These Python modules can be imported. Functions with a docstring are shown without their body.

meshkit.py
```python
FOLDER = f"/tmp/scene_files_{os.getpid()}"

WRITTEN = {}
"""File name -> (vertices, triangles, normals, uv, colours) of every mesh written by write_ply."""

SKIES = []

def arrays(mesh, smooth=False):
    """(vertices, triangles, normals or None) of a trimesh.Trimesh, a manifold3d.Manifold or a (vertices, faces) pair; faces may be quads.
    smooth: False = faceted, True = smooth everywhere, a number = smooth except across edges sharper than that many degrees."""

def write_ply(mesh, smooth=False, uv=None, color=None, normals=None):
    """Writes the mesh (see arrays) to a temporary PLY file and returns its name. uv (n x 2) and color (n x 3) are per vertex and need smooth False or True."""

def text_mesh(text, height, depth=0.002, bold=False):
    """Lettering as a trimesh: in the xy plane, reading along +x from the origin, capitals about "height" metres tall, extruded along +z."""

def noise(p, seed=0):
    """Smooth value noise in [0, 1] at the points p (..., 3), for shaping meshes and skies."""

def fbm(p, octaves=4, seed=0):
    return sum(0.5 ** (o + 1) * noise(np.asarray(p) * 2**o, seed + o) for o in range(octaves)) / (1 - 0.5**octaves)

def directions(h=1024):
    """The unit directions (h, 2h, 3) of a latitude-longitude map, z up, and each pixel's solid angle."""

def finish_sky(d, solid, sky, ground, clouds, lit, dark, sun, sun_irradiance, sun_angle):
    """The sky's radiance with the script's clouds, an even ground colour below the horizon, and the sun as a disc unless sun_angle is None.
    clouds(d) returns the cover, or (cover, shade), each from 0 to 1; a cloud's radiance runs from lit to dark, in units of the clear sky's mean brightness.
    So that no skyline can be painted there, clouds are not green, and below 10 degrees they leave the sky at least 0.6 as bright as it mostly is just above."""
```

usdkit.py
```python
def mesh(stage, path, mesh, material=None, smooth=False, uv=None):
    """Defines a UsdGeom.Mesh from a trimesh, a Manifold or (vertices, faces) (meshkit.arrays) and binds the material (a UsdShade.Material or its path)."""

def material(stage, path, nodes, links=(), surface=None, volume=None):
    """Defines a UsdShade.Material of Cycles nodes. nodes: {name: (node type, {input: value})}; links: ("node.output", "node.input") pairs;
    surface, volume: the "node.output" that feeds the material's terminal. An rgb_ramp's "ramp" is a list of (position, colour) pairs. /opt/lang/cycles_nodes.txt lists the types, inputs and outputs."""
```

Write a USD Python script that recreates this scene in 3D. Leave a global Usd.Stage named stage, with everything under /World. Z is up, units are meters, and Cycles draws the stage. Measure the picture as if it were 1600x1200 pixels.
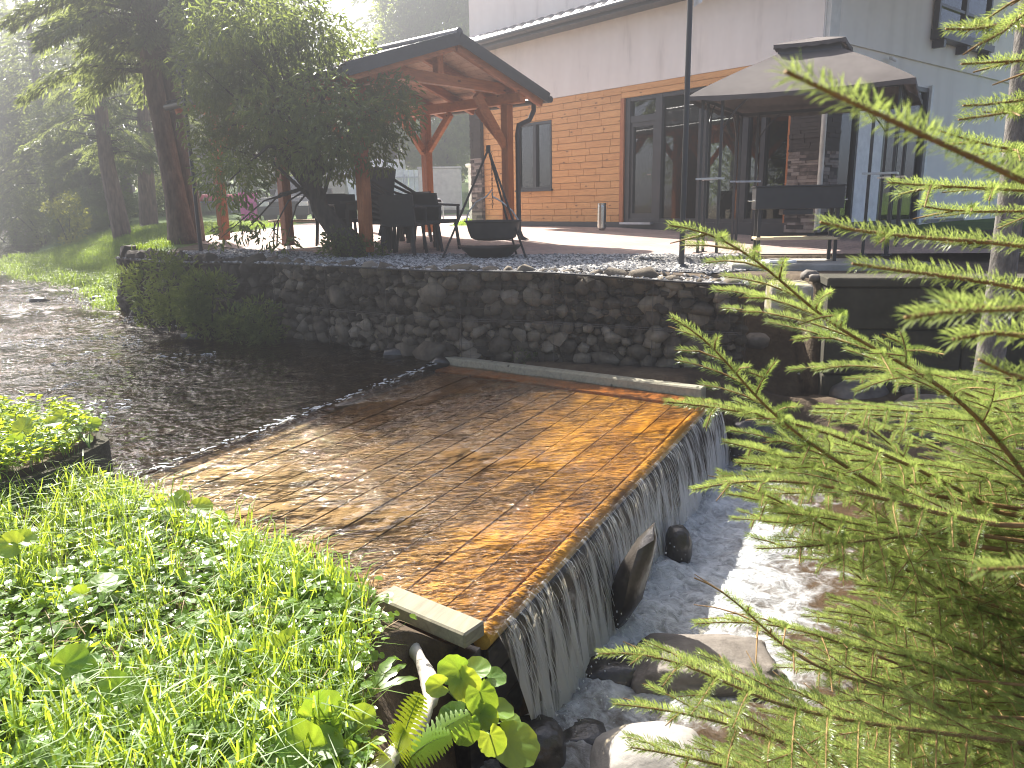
import math, random
import numpy as np, trimesh, usdkit, meshkit, shapely
from shapely.geometry import Polygon, LineString
from scipy.spatial import ConvexHull
from pxr import Usd, UsdGeom, UsdLux, UsdShade, Gf, Sdf, Vt

random.seed(7); RNG = np.random.default_rng(7)
stage = Usd.Stage.CreateInMemory()
UsdGeom.SetStageUpAxis(stage, 'Z'); UsdGeom.SetStageMetersPerUnit(stage, 1.0)
UsdGeom.Xform.Define(stage, '/World'); stage.SetDefaultPrim(stage.GetPrimAtPath('/World'))

# ------------------------------------------------------------------ camera
F_PX, PITCH, ROLL, EYE = 1200.0, math.radians(13.1), math.radians(1.0), np.array([0, 0, 1.75])
FW = np.array([0, math.cos(PITCH), -math.sin(PITCH)]); _r = np.array([1.0, 0, 0]); _u = np.cross(_r, FW)
RT = math.cos(ROLL) * _r - math.sin(ROLL) * _u; UP = math.cos(ROLL) * _u + math.sin(ROLL) * _r
cam = UsdGeom.Camera.Define(stage, '/World/camera')
cam.CreateHorizontalApertureAttr(36.0); cam.CreateVerticalApertureAttr(27.0); cam.CreateFocalLengthAttr(27.0)
cam.CreateClippingRangeAttr(Gf.Vec2f(0.05, 2000)); cam.CreateFStopAttr(10.0); cam.CreateFocusDistanceAttr(4.5)
EXPOSURE = 1.85
cam.CreateExposureAttr(EXPOSURE)
cam.AddTransformOp().Set(Gf.Matrix4d(*RT, 0, *UP, 0, *(-FW), 0, *EYE, 1))

# ------------------------------------------------------------------ sky and sun
SUN_AZ, SUN_EL = math.radians(-29), math.radians(42)
SUN = np.array([math.sin(SUN_AZ) * math.cos(SUN_EL), math.cos(SUN_AZ) * math.cos(SUN_EL), math.sin(SUN_EL)])
sky = UsdLux.DomeLight.Define(stage, '/World/sky')
sky.GetPrim().SetCustomDataByKey('kind', 'structure')
skym = usdkit.material(stage, '/World/Looks/sky', {
    's': ('sky_texture', {'sky_type': 'single_scattering', 'sun_disc': False, 'sun_elevation': SUN_EL, 'sun_rotation': SUN_AZ, 'air_density': 0.55, 'aerosol_density': 3.0, 'ozone_density': 0.6}),
    'b': ('background_shader', {'strength': 0.08})}, [('s.color', 'b.color')], surface='b.background')
UsdShade.MaterialBindingAPI.Apply(sky.GetPrim()).Bind(skym)
sun = UsdLux.DistantLight.Define(stage, '/World/sun')
sun.CreateIntensityAttr(1.25); sun.CreateNormalizeAttr(True); sun.CreateAngleAttr(0.53); sun.CreateColorAttr(Gf.Vec3f(1.0, 0.95, 0.86))
_z = SUN; _x = np.cross([0, 0, 1], _z); _x /= np.linalg.norm(_x); _y = np.cross(_z, _x)
sun.AddTransformOp().Set(Gf.Matrix4d(*_x, 0, *_y, 0, *_z, 0, 0, 0, 60, 1))

# ------------------------------------------------------------------ helpers: points from the photo's pixels (1600 x 1200)
def ray(px, py): return FW + RT * (px - 800) / F_PX - UP * (py - 600) / F_PX
def atz(px, py, z): d = ray(px, py); return EYE + d * (z - EYE[2]) / d[2]
def aty(px, py, y): d = ray(px, py); return EYE + d * y / d[1]
def unit(v): v = np.asarray(v, float); return v / max(np.linalg.norm(v), 1e-12)
def sstep(t): t = np.clip(t, 0, 1); return t * t * (3 - 2 * t)

# ------------------------------------------------------------------ helpers: prims
used = {}
def numbered(path):
    n = used.get(path, 0); used[path] = n + 1
    return path if n == 0 else f'{path}_{n:03d}'
def meta(p, label=None, cat=None, group=None, kind=None):
    for k, v in (('label', label), ('category', cat), ('group', group), ('kind', kind)):
        if v: p.SetCustomDataByKey(k, v)
    return p
def thing(name, label, cat, loc=(0, 0, 0), rotz=0.0, group=None, scale=None):
    x = UsdGeom.Xform.Define(stage, numbered('/World/' + name))
    x.AddTranslateOp().Set(Gf.Vec3d(*map(float, loc))); x.AddRotateZOp().Set(math.degrees(rotz))
    if scale is not None: x.AddScaleOp().Set(Gf.Vec3f(*map(float, np.broadcast_to(scale, 3))))
    return meta(x.GetPrim(), label, cat, group)
def copy_of(src, label, loc, rotz=0.0, scale=None, tilt=None, group=None):
    x = UsdGeom.Xform.Define(stage, numbered(str(src.GetPath()).rstrip('0123456789').rstrip('_')))
    x.AddTranslateOp().Set(Gf.Vec3d(*map(float, loc))); x.AddRotateZOp().Set(math.degrees(rotz))
    if tilt is not None: x.AddRotateXOp().Set(math.degrees(tilt))
    if scale is not None: x.AddScaleOp().Set(Gf.Vec3f(*map(float, np.broadcast_to(scale, 3))))
    p = x.GetPrim(); p.GetReferences().AddInternalReference(src.GetPath()); p.SetInstanceable(True)
    return meta(p, label, src.GetCustomDataByKey('category'), group or src.GetCustomDataByKey('group'))
def part(name, mesh, mat, parent=None, smooth=False, label=None, cat=None, group=None, kind=None):
    base = str(parent.GetPath()) if parent is not None else '/World'
    if isinstance(mesh, MB): mesh = mesh.get()
    m = usdkit.mesh(stage, numbered(base + '/' + name), mesh, mat, smooth=smooth)
    return meta(m.GetPrim(), label, cat, group, kind)

class MB:
    """collects vertices and faces of one mesh"""
    def __init__(s): s.v, s.f, s.n = [], [], 0
    def add(s, v, f):
        v = np.asarray(v, float); f = np.asarray(f, int)
        if f.shape[1] == 4: f = np.vstack([f[:, [0, 1, 2]], f[:, [0, 2, 3]]])
        s.v.append(v); s.f.append(f + s.n); s.n += len(v); return s
    def box(s, lo, hi, bevel=0.0, M=None):
        b = rbox(lo, hi, bevel); v, f = np.array(b.vertices), np.array(b.faces)
        if M is not None: v = v @ M[:3, :3].T + M[:3, 3]
        return s.add(v, f)
    def bar(s, a, b, w, h, up=(0, 0, 1), bevel=0.0):
        a, b = np.asarray(a, float), np.asarray(b, float); L = np.linalg.norm(b - a)
        x = (b - a) / L; y = np.cross(up, x); y = unit(y) if np.linalg.norm(y) > 1e-6 else np.array([0, 1.0, 0]); z = np.cross(x, y)
        M = np.eye(4); M[:3, 0], M[:3, 1], M[:3, 2], M[:3, 3] = x, y, z, a
        return s.box((0, -w / 2, -h / 2), (L, w / 2, h / 2), bevel, M)
    def tube(s, pts, r, n=8, cap=True):
        pts = np.asarray(pts, float); k = len(pts); r = np.broadcast_to(np.asarray(r, float), (k,))
        t = np.gradient(pts, axis=0); t /= np.maximum(np.linalg.norm(t, axis=1, keepdims=True), 1e-9)
        ref = np.array([0, 0, 1.0]) if abs(t[0, 2]) < 0.9 else np.array([1.0, 0, 0]); v = []
        for i in range(k):
            a = unit(ref - t[i] * (ref @ t[i])); b = np.cross(t[i], a); ref = a
            ang = np.arange(n) * 2 * np.pi / n
            v.append(pts[i] + r[i] * (np.cos(ang)[:, None] * a + np.sin(ang)[:, None] * b))
        v = np.vstack(v); f = []
        for i in range(k - 1):
            for j in range(n):
                p, q = i * n + j, i * n + (j + 1) % n
                f += [[p, q, q + n], [p, q + n, p + n]]
        if cap:
            v = np.vstack([v, pts[:1], pts[-1:]]); c0, c1 = k * n, k * n + 1
            for j in range(n):
                f += [[c0, (j + 1) % n, j], [c1, (k - 1) * n + j, (k - 1) * n + (j + 1) % n]]
        return s.add(v, f)
    def get(s): return (np.vstack(s.v), np.vstack(s.f))

def rbox(lo, hi, bevel=0.0):
    lo, hi = np.asarray(lo, float), np.asarray(hi, float)
    if bevel <= 0:
        b = trimesh.creation.box(hi - lo); b.apply_translation((lo + hi) / 2); return b
    c = np.array([[x, y, z] for x in (lo[0], hi[0]) for y in (lo[1], hi[1]) for z in (lo[2], hi[2])]); s = np.sign((lo + hi) / 2 - c); p = []
    for k in range(3):
        q = c + s * bevel; q[:, k] = c[:, k]; p.append(q)
    return trimesh.convex.convex_hull(np.vstack(p))
def box(lo, hi, bevel=0.0):
    b = rbox(lo, hi, bevel); return (np.array(b.vertices), np.array(b.faces))
def hull(pts):
    h = trimesh.convex.convex_hull(np.asarray(pts, float)); return (np.array(h.vertices), np.array(h.faces))
def rock(rx, ry, rz, seed, n=26, rough=0.16):
    g = np.random.default_rng(seed); i = np.arange(n) + .5
    ph = np.arccos(1 - 2 * i / n); th = np.pi * (1 + 5 ** .5) * i + g.random() * 6
    d = np.stack([np.cos(th) * np.sin(ph), np.sin(th) * np.sin(ph), np.cos(ph)], 1) + g.normal(0, .12, (n, 3))
    d /= np.linalg.norm(d, axis=1, keepdims=True)
    d = np.sign(d) * np.abs(d) ** (0.75 + .25 * g.random())
    return hull(d * (1 + g.normal(0, rough * .5, (n, 1))) * [rx, ry, rz])
def boulder(rx, ry, rz, seed, sub=4, amp=.12, sq=.8):
    s = trimesh.creation.icosphere(sub); d = np.array(s.vertices)
    q = np.sign(d) * np.abs(d) ** sq
    k = 1 + amp * 2 * (meshkit.fbm(d * 1.6 + seed * 9.1, 4, seed) - .5) + .03 * (meshkit.fbm(d * 9 + seed, 2, seed) - .5)
    return (q * k[:, None] * [rx, ry, rz], np.array(s.faces))

# ------------------------------------------------------------------ materials
LK = '/World/Looks/'
def rough_mat(name, stops, scale=4.0, rough=.7, bump=.3, dist=.01, detail=6, stretch=(1, 1, 1), bscale=None, spec=.4, island=0.0, coord='object', metallic=0.0, distort=0.0, rnd=0.0):
    """noise through a ramp, bump, optional variation per island / per object"""
    n = {'tc': ('texture_coordinate', {}), 'mp': ('mapping', {'scale': stretch}),
         'n': ('noise_texture', {'scale': scale, 'detail': detail, 'roughness': .6, 'distortion': distort}),
         'r': ('rgb_ramp', {'ramp': stops}),
         'bn': ('noise_texture', {'scale': bscale or scale * 3, 'detail': 5.0, 'roughness': .6}),
         'b': ('bump', {'strength': bump, 'distance': dist}),
         'p': ('principled_bsdf', {'roughness': rough, 'specular_ior_level': spec, 'metallic': metallic})}
    l = [('mp.vector', 'n.vector'), ('mp.vector', 'bn.vector'), ('bn.fac', 'b.height'), ('b.normal', 'p.normal')]
    if coord == 'world': n['tc'] = ('geometry', {}); l.append(('tc.position', 'mp.vector'))
    else: l.append(('tc.object', 'mp.vector'))
    if island or rnd:
        if island: n['g'] = ('geometry', {}); src = 'g.random_per_island'; amt = island
        else: n['g'] = ('object_info', {}); src = 'g.random'; amt = rnd
        n['ma'] = ('math', {'math_type': 'multiply_add', 'value2': amt, 'value3': -amt / 2})
        n['ad'] = ('math', {'math_type': 'add'})
        l += [(src, 'ma.value1'), ('ma.value', 'ad.value1'), ('n.fac', 'ad.value2'), ('ad.value', 'r.fac')]
    else: l.append(('n.fac', 'r.fac'))
    l.append(('r.color', 'p.base_color'))
    return usdkit.material(stage, LK + name, n, l, surface='p.BSDF')
def plain(name, col, rough=.5, metallic=0.0, spec=.5, var=.12, scale=6.0):
    c = np.asarray(col, float)
    return rough_mat(name, [(.3, c * (1 - var)), (.7, np.minimum(c * (1 + var), 1))], scale=scale, rough=rough, bump=.08, dist=.004, spec=spec, metallic=metallic)
def leaf_mat(name, dark, light, trans, rough=.45, tw=.45, nscale=1.2, spec=.5, obj=False, bump=0.0):
    """leaves: reflecting and letting light through, hue varied from leaf to leaf and from clump to clump"""
    n = {'g': ('geometry', {}), 'n': ('noise_texture', {'scale': nscale, 'detail': 3.0}), 'a': ('math', {'math_type': 'multiply_add', 'value2': .55, 'value3': -.28}),
         's': ('math', {'math_type': 'add'}), 'r': ('rgb_ramp', {'ramp': [(.2, dark), (.8, light)]}), 'r2': ('rgb_ramp', {'ramp': [(.2, np.asarray(trans) * .7), (.8, np.minimum(np.asarray(trans) * 1.25, 1))]}),
         'p': ('principled_bsdf', {'roughness': rough, 'specular_ior_level': spec}), 't': ('translucent_bsdf', {}), 'm': ('mix_closure', {'fac': tw})}
    l = [('g.position', 'n.vector'), ('a.value', 's.value1'), ('n.fac', 's.value2'), ('s.value', 'r.fac'), ('s.value', 'r2.fac'),
         ('r.color', 'p.base_color'), ('r2.color', 't.color'), ('p.BSDF', 'm.closure1'), ('t.BSDF', 'm.closure2')]
    if obj: n['o'] = ('object_info', {}); n['e'] = ('math', {'math_type': 'add'}); n['h'] = ('math', {'math_type': 'multiply', 'value2': .5}); l += [('o.random', 'e.value1'), ('g.random_per_island', 'e.value2'), ('e.value', 'h.value1'), ('h.value', 'a.value1')]
    else: l.append(('g.random_per_island', 'a.value1'))
    return usdkit.material(stage, LK + name, n, l, surface='m.closure')
def wood_mat(name, dark, light, rough=.55, stretch=(1.2, 14, 14), island=0.0, spec=.35, bump=.25, knots=True, vary=.35):
    n = {'tc': ('texture_coordinate', {}), 'mp': ('mapping', {'scale': stretch}), 'n': ('noise_texture', {'scale': 2.2, 'detail': 6.0, 'roughness': .6, 'distortion': .6}),
         'o': ('object_info', {}), 'ma': ('math', {'math_type': 'multiply_add', 'value2': vary, 'value3': -vary / 2}), 'ad': ('math', {'math_type': 'add'}),
         'r': ('rgb_ramp', {'ramp': [(.25, dark), (.5, (np.asarray(dark) + np.asarray(light)) / 2), (.75, light)]}),
         'mk': ('mapping', {'scale': (3, 7, 7)}), 'v': ('voronoi_texture', {'scale': 1.0}), 'kr': ('rgb_ramp', {'ramp': [(0, (1, 1, 1)), (.09, (.8, .8, .8)), (.14, (0, 0, 0))]}),
         'kx': ('mix_color', {'b': np.asarray(dark) * .35}),
         'b': ('bump', {'strength': bump, 'distance': .004}), 'p': ('principled_bsdf', {'roughness': rough, 'specular_ior_level': spec})}
    l = [('tc.object', 'mp.vector'), ('mp.vector', 'n.vector'), ('o.random', 'ma.value1'), ('ma.value', 'ad.value1'), ('n.fac', 'ad.value2'), ('ad.value', 'r.fac'),
         ('n.fac', 'b.height'), ('b.normal', 'p.normal')]
    if knots: l += [('tc.object', 'mk.vector'), ('mk.vector', 'v.vector'), ('v.distance', 'kr.fac'), ('kr.color', 'kx.fac'), ('r.color', 'kx.a'), ('kx.result', 'p.base_color')]
    else: l.append(('r.color', 'p.base_color'))
    return usdkit.material(stage, LK + name, n, l, surface='p.BSDF')
def glass_mat(name, tint=(.8, .85, .84)):
    return usdkit.material(stage, LK + name, {'f': ('fresnel', {'IOR': 1.7}), 't': ('transparent_bsdf', {'color': tint}), 'g': ('glossy_bsdf', {'color': (1, 1, 1), 'roughness': .0}), 'm': ('mix_closure', {})},
                           [('f.fac', 'm.fac'), ('t.BSDF', 'm.closure1'), ('g.BSDF', 'm.closure2')], surface='m.closure')
def water_mat(name, tint, waves, bump=.5, dist=.02, rough=.02, stretch=(1, 1, 1), calm=0.0, murk=None, murk_amount=0.0):
    """rippled water: fresnel mix of a tinted see-through and a mirror; waves = noise scales; murk = a brown suspended colour"""
    n = {'tc': ('texture_coordinate', {}), 'mp': ('mapping', {'scale': stretch}), 'f': ('fresnel', {'IOR': 1.33}), 't': ('transparent_bsdf', {'color': tint}),
         'g': ('glossy_bsdf', {'color': (1, 1, 1), 'roughness': rough}), 'm': ('mix_closure', {}), 'b': ('bump', {'strength': bump, 'distance': dist}),
         'n1': ('noise_texture', {'scale': waves[0], 'detail': 3.0, 'distortion': .8}), 'n2': ('noise_texture', {'scale': waves[1], 'detail': 2.0, 'distortion': .4}), 'w': ('math', {'math_type': 'multiply_add', 'value2': waves[2]})}
    l = [('tc.object', 'mp.vector'), ('mp.vector', 'n1.vector'), ('mp.vector', 'n2.vector'), ('n2.fac', 'w.value1'), ('n1.fac', 'w.value3'), ('w.value', 'b.height'),
         ('b.normal', 'f.normal'), ('b.normal', 'g.normal'), ('f.fac', 'm.fac'), ('g.BSDF', 'm.closure2')]
    if calm:
        n['cn'] = ('noise_texture', {'scale': calm, 'detail': 2.0}); n['cr'] = ('rgb_ramp', {'ramp': [(.36, (.10, .10, .10)), (.62, (1, 1, 1))]}); n['cm'] = ('math', {'math_type': 'multiply'})
        l.remove(('w.value', 'b.height')); l += [('tc.object', 'cn.vector'), ('cn.fac', 'cr.fac'), ('cr.color', 'cm.value1'), ('w.value', 'cm.value2'), ('cm.value', 'b.height')]
    if murk is not None:
        n['d'] = ('diffuse_bsdf', {'color': murk}); n['mm'] = ('mix_closure', {'fac': murk_amount})
        l += [('t.BSDF', 'mm.closure1'), ('d.BSDF', 'mm.closure2'), ('mm.closure', 'm.closure1')]
    else: l.append(('t.BSDF', 'm.closure1'))
    return usdkit.material(stage, LK + name, n, l, surface='m.closure')

M = {}
M['soil'] = rough_mat('soil', [(.25, (.035, .022, .012)), (.5, (.075, .05, .028)), (.75, (.12, .09, .055))], scale=3, rough=.95, bump=.8, dist=.03, coord='world', bscale=22)
M['bed'] = rough_mat('bed', [(.25, (.022, .015, .008)), (.5, (.065, .04, .02)), (.75, (.13, .08, .04))], scale=2.2, rough=.9, bump=.8, dist=.03, coord='world', bscale=14)
M['lawn'] = rough_mat('lawn', [(.25, (.05, .09, .012)), (.55, (.09, .16, .02)), (.8, (.13, .19, .03))], scale=1.3, rough=.9, bump=1, dist=.04, coord='world', bscale=40)
M['gravel_base'] = rough_mat('gravel_base', [(.25, (.10, .095, .09)), (.5, (.22, .21, .2)), (.75, (.36, .35, .33))], scale=28, rough=.95, bump=1, dist=.02, coord='world', bscale=45)
M['gravel'] = rough_mat('gravel', [(.2, (.13, .125, .12)), (.5, (.3, .29, .275)), (.8, (.5, .48, .45))], scale=9, rough=.9, bump=.4, island=.0, rnd=.9)
M['stone'] = rough_mat('stone', [(.2, (.055, .043, .03)), (.45, (.115, .092, .065)), (.65, (.17, .14, .10)), (.88, (.27, .23, .18))], scale=5, rough=.9, bump=.8, dist=.012, rnd=.45, bscale=26)
M['stone_joined'] = rough_mat('stone_joined', [(.2, (.05, .04, .028)), (.5, (.105, .085, .06)), (.85, (.19, .16, .12))], scale=5, rough=.9, bump=.6, island=.6)
M['boulder'] = rough_mat('boulder', [(.25, (.06, .05, .042)), (.5, (.14, .12, .1)), (.75, (.24, .215, .185))], scale=3.5, rough=.75, bump=.5, dist=.012, bscale=30)
M['boulder_pale'] = rough_mat('boulder_pale', [(.25, (.17, .16, .14)), (.5, (.27, .25, .225)), (.75, (.36, .34, .31))], scale=3.0, rough=.7, bump=.35, dist=.008, bscale=40)
M['wet_rock'] = rough_mat('wet_rock', [(.25, (.015, .013, .011)), (.5, (.04, .035, .03)), (.75, (.08, .07, .06))], scale=4, rough=.18, bump=.6, dist=.012, bscale=22, spec=.6)
M['concrete'] = rough_mat('concrete', [(.25, (.2, .19, .17)), (.5, (.3, .29, .26)), (.75, (.4, .38, .35))], scale=3, rough=.9, bump=.4, dist=.008, bscale=40)
M['mossy_concrete'] = rough_mat('mossy_concrete', [(.25, (.024, .024, .011)), (.45, (.038, .034, .02)), (.7, (.06, .052, .036)), (.85, (.10, .09, .07))], scale=2.5, rough=.95, bump=.6, dist=.012, bscale=30)
M['stucco'] = rough_mat('stucco', [(.22, (.52, .45, .39)), (.42, (.72, .64, .56)), (.8, (.78, .71, .63))], scale=1.5, rough=.92, bump=.25, dist=.004, bscale=90, stretch=(1.6, 1.6, .25))
M['stucco_white'] = rough_mat('stucco_white', [(.2, (.70, .66, .60)), (.5, (.82, .78, .71)), (.8, (.85, .82, .76))], scale=1.2, rough=.92, bump=.25, dist=.004, bscale=90, stretch=(1.6, 1.6, .25))  # same render as stucco, lightened to stand for brighter daylight on the short wall
M['wood_wall'] = wood_mat('wood_wall', (.50, .225, .07), (.68, .35, .125), rough=.6, vary=.14)
M['timber'] = wood_mat('timber', (.25, .075, .025), (.45, .16, .05), rough=.5)
M['timber_up'] = wood_mat('timber_up', (.25, .075, .025), (.45, .16, .05), rough=.5, stretch=(14, 14, 1.2), knots=False)
M['roof_board'] = wood_mat('roof_board', (.36, .21, .14), (.56, .36, .25), rough=.6, knots=False)
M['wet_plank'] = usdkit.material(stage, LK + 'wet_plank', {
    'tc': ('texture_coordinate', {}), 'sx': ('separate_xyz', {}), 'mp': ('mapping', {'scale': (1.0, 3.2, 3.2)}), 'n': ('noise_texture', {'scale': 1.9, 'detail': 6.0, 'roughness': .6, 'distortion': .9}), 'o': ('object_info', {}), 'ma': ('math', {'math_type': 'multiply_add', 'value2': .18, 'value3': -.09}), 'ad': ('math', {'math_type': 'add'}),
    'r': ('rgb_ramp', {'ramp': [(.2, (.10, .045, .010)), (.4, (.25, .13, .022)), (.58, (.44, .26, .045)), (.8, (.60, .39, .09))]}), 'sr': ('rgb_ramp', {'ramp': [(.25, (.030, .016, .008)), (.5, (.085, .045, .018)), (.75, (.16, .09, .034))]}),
    'sn': ('noise_texture', {'scale': .9, 'detail': 5.0, 'roughness': .6, 'distortion': .5}), 'my': ('map_range', {'from_min': .35, 'from_max': 2.0, 'to_min': -.20, 'to_max': .42, 'clamp': True}), 'mx': ('map_range', {'from_min': 1.6, 'from_max': 4.0, 'to_min': .08, 'to_max': -.16, 'clamp': True}), 'a1': ('math', {'math_type': 'add'}), 'a2': ('math', {'math_type': 'add'}), 'sm': ('rgb_ramp', {'ramp': [(.34, (0, 0, 0)), (.56, (.96, .96, .96))]}),  # tree shade over the upstream planks, put into their colour
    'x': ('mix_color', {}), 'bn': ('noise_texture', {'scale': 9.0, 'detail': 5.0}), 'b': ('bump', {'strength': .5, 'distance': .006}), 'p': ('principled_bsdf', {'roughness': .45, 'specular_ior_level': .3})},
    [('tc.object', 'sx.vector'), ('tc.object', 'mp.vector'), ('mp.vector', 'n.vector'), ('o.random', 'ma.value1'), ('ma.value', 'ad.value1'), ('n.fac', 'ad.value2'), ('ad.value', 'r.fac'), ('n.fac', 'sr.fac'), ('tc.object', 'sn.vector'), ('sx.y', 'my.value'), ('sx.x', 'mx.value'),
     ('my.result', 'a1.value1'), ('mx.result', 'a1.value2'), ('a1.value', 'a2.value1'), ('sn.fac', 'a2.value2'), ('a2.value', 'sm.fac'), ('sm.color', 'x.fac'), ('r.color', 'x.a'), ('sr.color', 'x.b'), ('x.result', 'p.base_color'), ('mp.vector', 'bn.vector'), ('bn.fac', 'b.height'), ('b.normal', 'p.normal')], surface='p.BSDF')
M['wet_board'] = wood_mat('wet_board', (.22, .09, .03), (.40, .19, .07), rough=.35, stretch=(1.0, 9, 9))
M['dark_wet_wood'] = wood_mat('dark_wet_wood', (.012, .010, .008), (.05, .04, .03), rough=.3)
M['old_wood'] = wood_mat('old_wood', (.13, .12, .085), (.27, .25, .18), rough=.85)
M['pale_wood'] = wood_mat('pale_wood', (.5, .38, .22), (.68, .55, .36), rough=.7)
M['bark'] = rough_mat('bark', [(.25, (.05, .035, .028)), (.5, (.12, .085, .065)), (.75, (.2, .145, .11))], scale=5, rough=.95, bump=1, dist=.03, stretch=(3, 3, .7), bscale=12)
M['dark_bark'] = rough_mat('dark_bark', [(.25, (.02, .017, .014)), (.6, (.07, .058, .045)), (.8, (.12, .1, .08))], scale=6, rough=.95, bump=1, dist=.02, stretch=(3, 3, .7), bscale=14)
M['birch'] = rough_mat('birch', [(.28, (.03, .025, .02)), (.4, (.35, .32, .27)), (.7, (.55, .52, .46))], scale=9, rough=.8, bump=.6, dist=.006, bscale=25)
M['twig'] = rough_mat('twig', [(.3, (.14, .075, .03)), (.7, (.30, .19, .07))], scale=20, rough=.8, bump=.4, dist=.002)
M['black_metal'] = plain('black_metal', (.022, .022, .024), rough=.42, metallic=.0)
M['dark_frame'] = plain('dark_frame', (.03, .029, .03), rough=.4)
M['cast_iron'] = plain('cast_iron', (.03, .028, .027), rough=.55, metallic=.3, var=.3)
M['steel'] = plain('steel', (.6, .59, .56), rough=.18, metallic=1.0)
M['rusty_wire'] = plain('rusty_wire', (.075, .06, .048), rough=.8)
M['galv'] = plain('galv', (.42, .43, .45), rough=.4, metallic=.8)
M['roof_tile'] = plain('roof_tile', (.075, .075, .082), rough=.3, spec=.6, var=.2)
M['fabric'] = rough_mat('fabric', [(.3, (.075, .062, .058)), (.7, (.11, .094, .088))], scale=3, rough=.9, bump=.2, dist=.01)
M['rattan'] = plain('rattan', (.018, .017, .017), rough=.6, var=.3, scale=40)
M['white_paint'] = plain('white_paint', (.72, .71, .69), rough=.5)
M['cream_pipe'] = plain('cream_pipe', (.6, .57, .5), rough=.5)
M['grey_panel'] = plain('grey_panel', (.32, .33, .35), rough=.6)
M['white_panel'] = plain('white_panel', (.66, .67, .68), rough=.45)
M['beige_wall'] = plain('beige_wall', (.42, .38, .32), rough=.9)
M['room_floor'] = plain('room_floor', (.16, .13, .1), rough=.4)
M['brown_door'] = plain('brown_door', (.14, .06, .03), rough=.5)
M['curtain'] = plain('curtain', (.40, .36, .32), rough=.9)
M['pink'] = plain('pink', (.75, .08, .33), rough=.6)
M['blue_pad'] = plain('blue_pad', (.03, .10, .35), rough=.6)
M['red_pad'] = plain('red_pad', (.5, .04, .05), rough=.6)
M['rubber'] = plain('rubber', (.018, .018, .018), rough=.85)
M['car_paint'] = plain('car_paint', (.02, .023, .03), rough=.22, spec=.7)
M['van_paint'] = plain('van_paint', (.75, .75, .74), rough=.25, spec=.6)
M['red_letter'] = plain('red_letter', (.5, .03, .03), rough=.5)
M['lamp_glass'] = plain('lamp_glass', (.75, .74, .7), rough=.15, spec=.7)
M['lens'] = plain('lens', (.012, .012, .014), rough=.08, spec=.7)
M['glass'] = glass_mat('glass', (.62, .66, .64))
M['car_glass'] = glass_mat('car_glass', (.25, .28, .3))
M['water'] = water_mat('water', (.52, .42, .27), (4.0, 13, .5), bump=1.0, dist=.10, rough=.025, calm=.45, murk=(.06, .042, .02), murk_amount=.10)
M['weir_film'] = water_mat('weir_film', (.95, .84, .62), (7, 22, .55), bump=1.0, dist=.05, rough=.03, stretch=(.75, 1.5, 1), calm=1.1)
M['spruce_new'] = leaf_mat('spruce_new', (.14, .21, .055), (.25, .33, .10), (.46, .56, .14), rough=.32, spec=.8, tw=.48, nscale=3, obj=True)
M['spruce_old'] = leaf_mat('spruce_old', (.08, .145, .04), (.17, .25, .07), (.34, .45, .09), rough=.34, spec=.8, tw=.45, nscale=3, obj=True)
M['ivy_leaf'] = leaf_mat('ivy_leaf', (.08, .17, .02), (.17, .29, .04), (.52, .66, .04), rough=.3, tw=.48, nscale=2.5, obj=True, spec=.6)
M['grass_blade'] = leaf_mat('grass_blade', (.09, .18, .02), (.19, .31, .04), (.52, .66, .05), rough=.5, tw=.5, nscale=2.0, obj=True)
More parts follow.
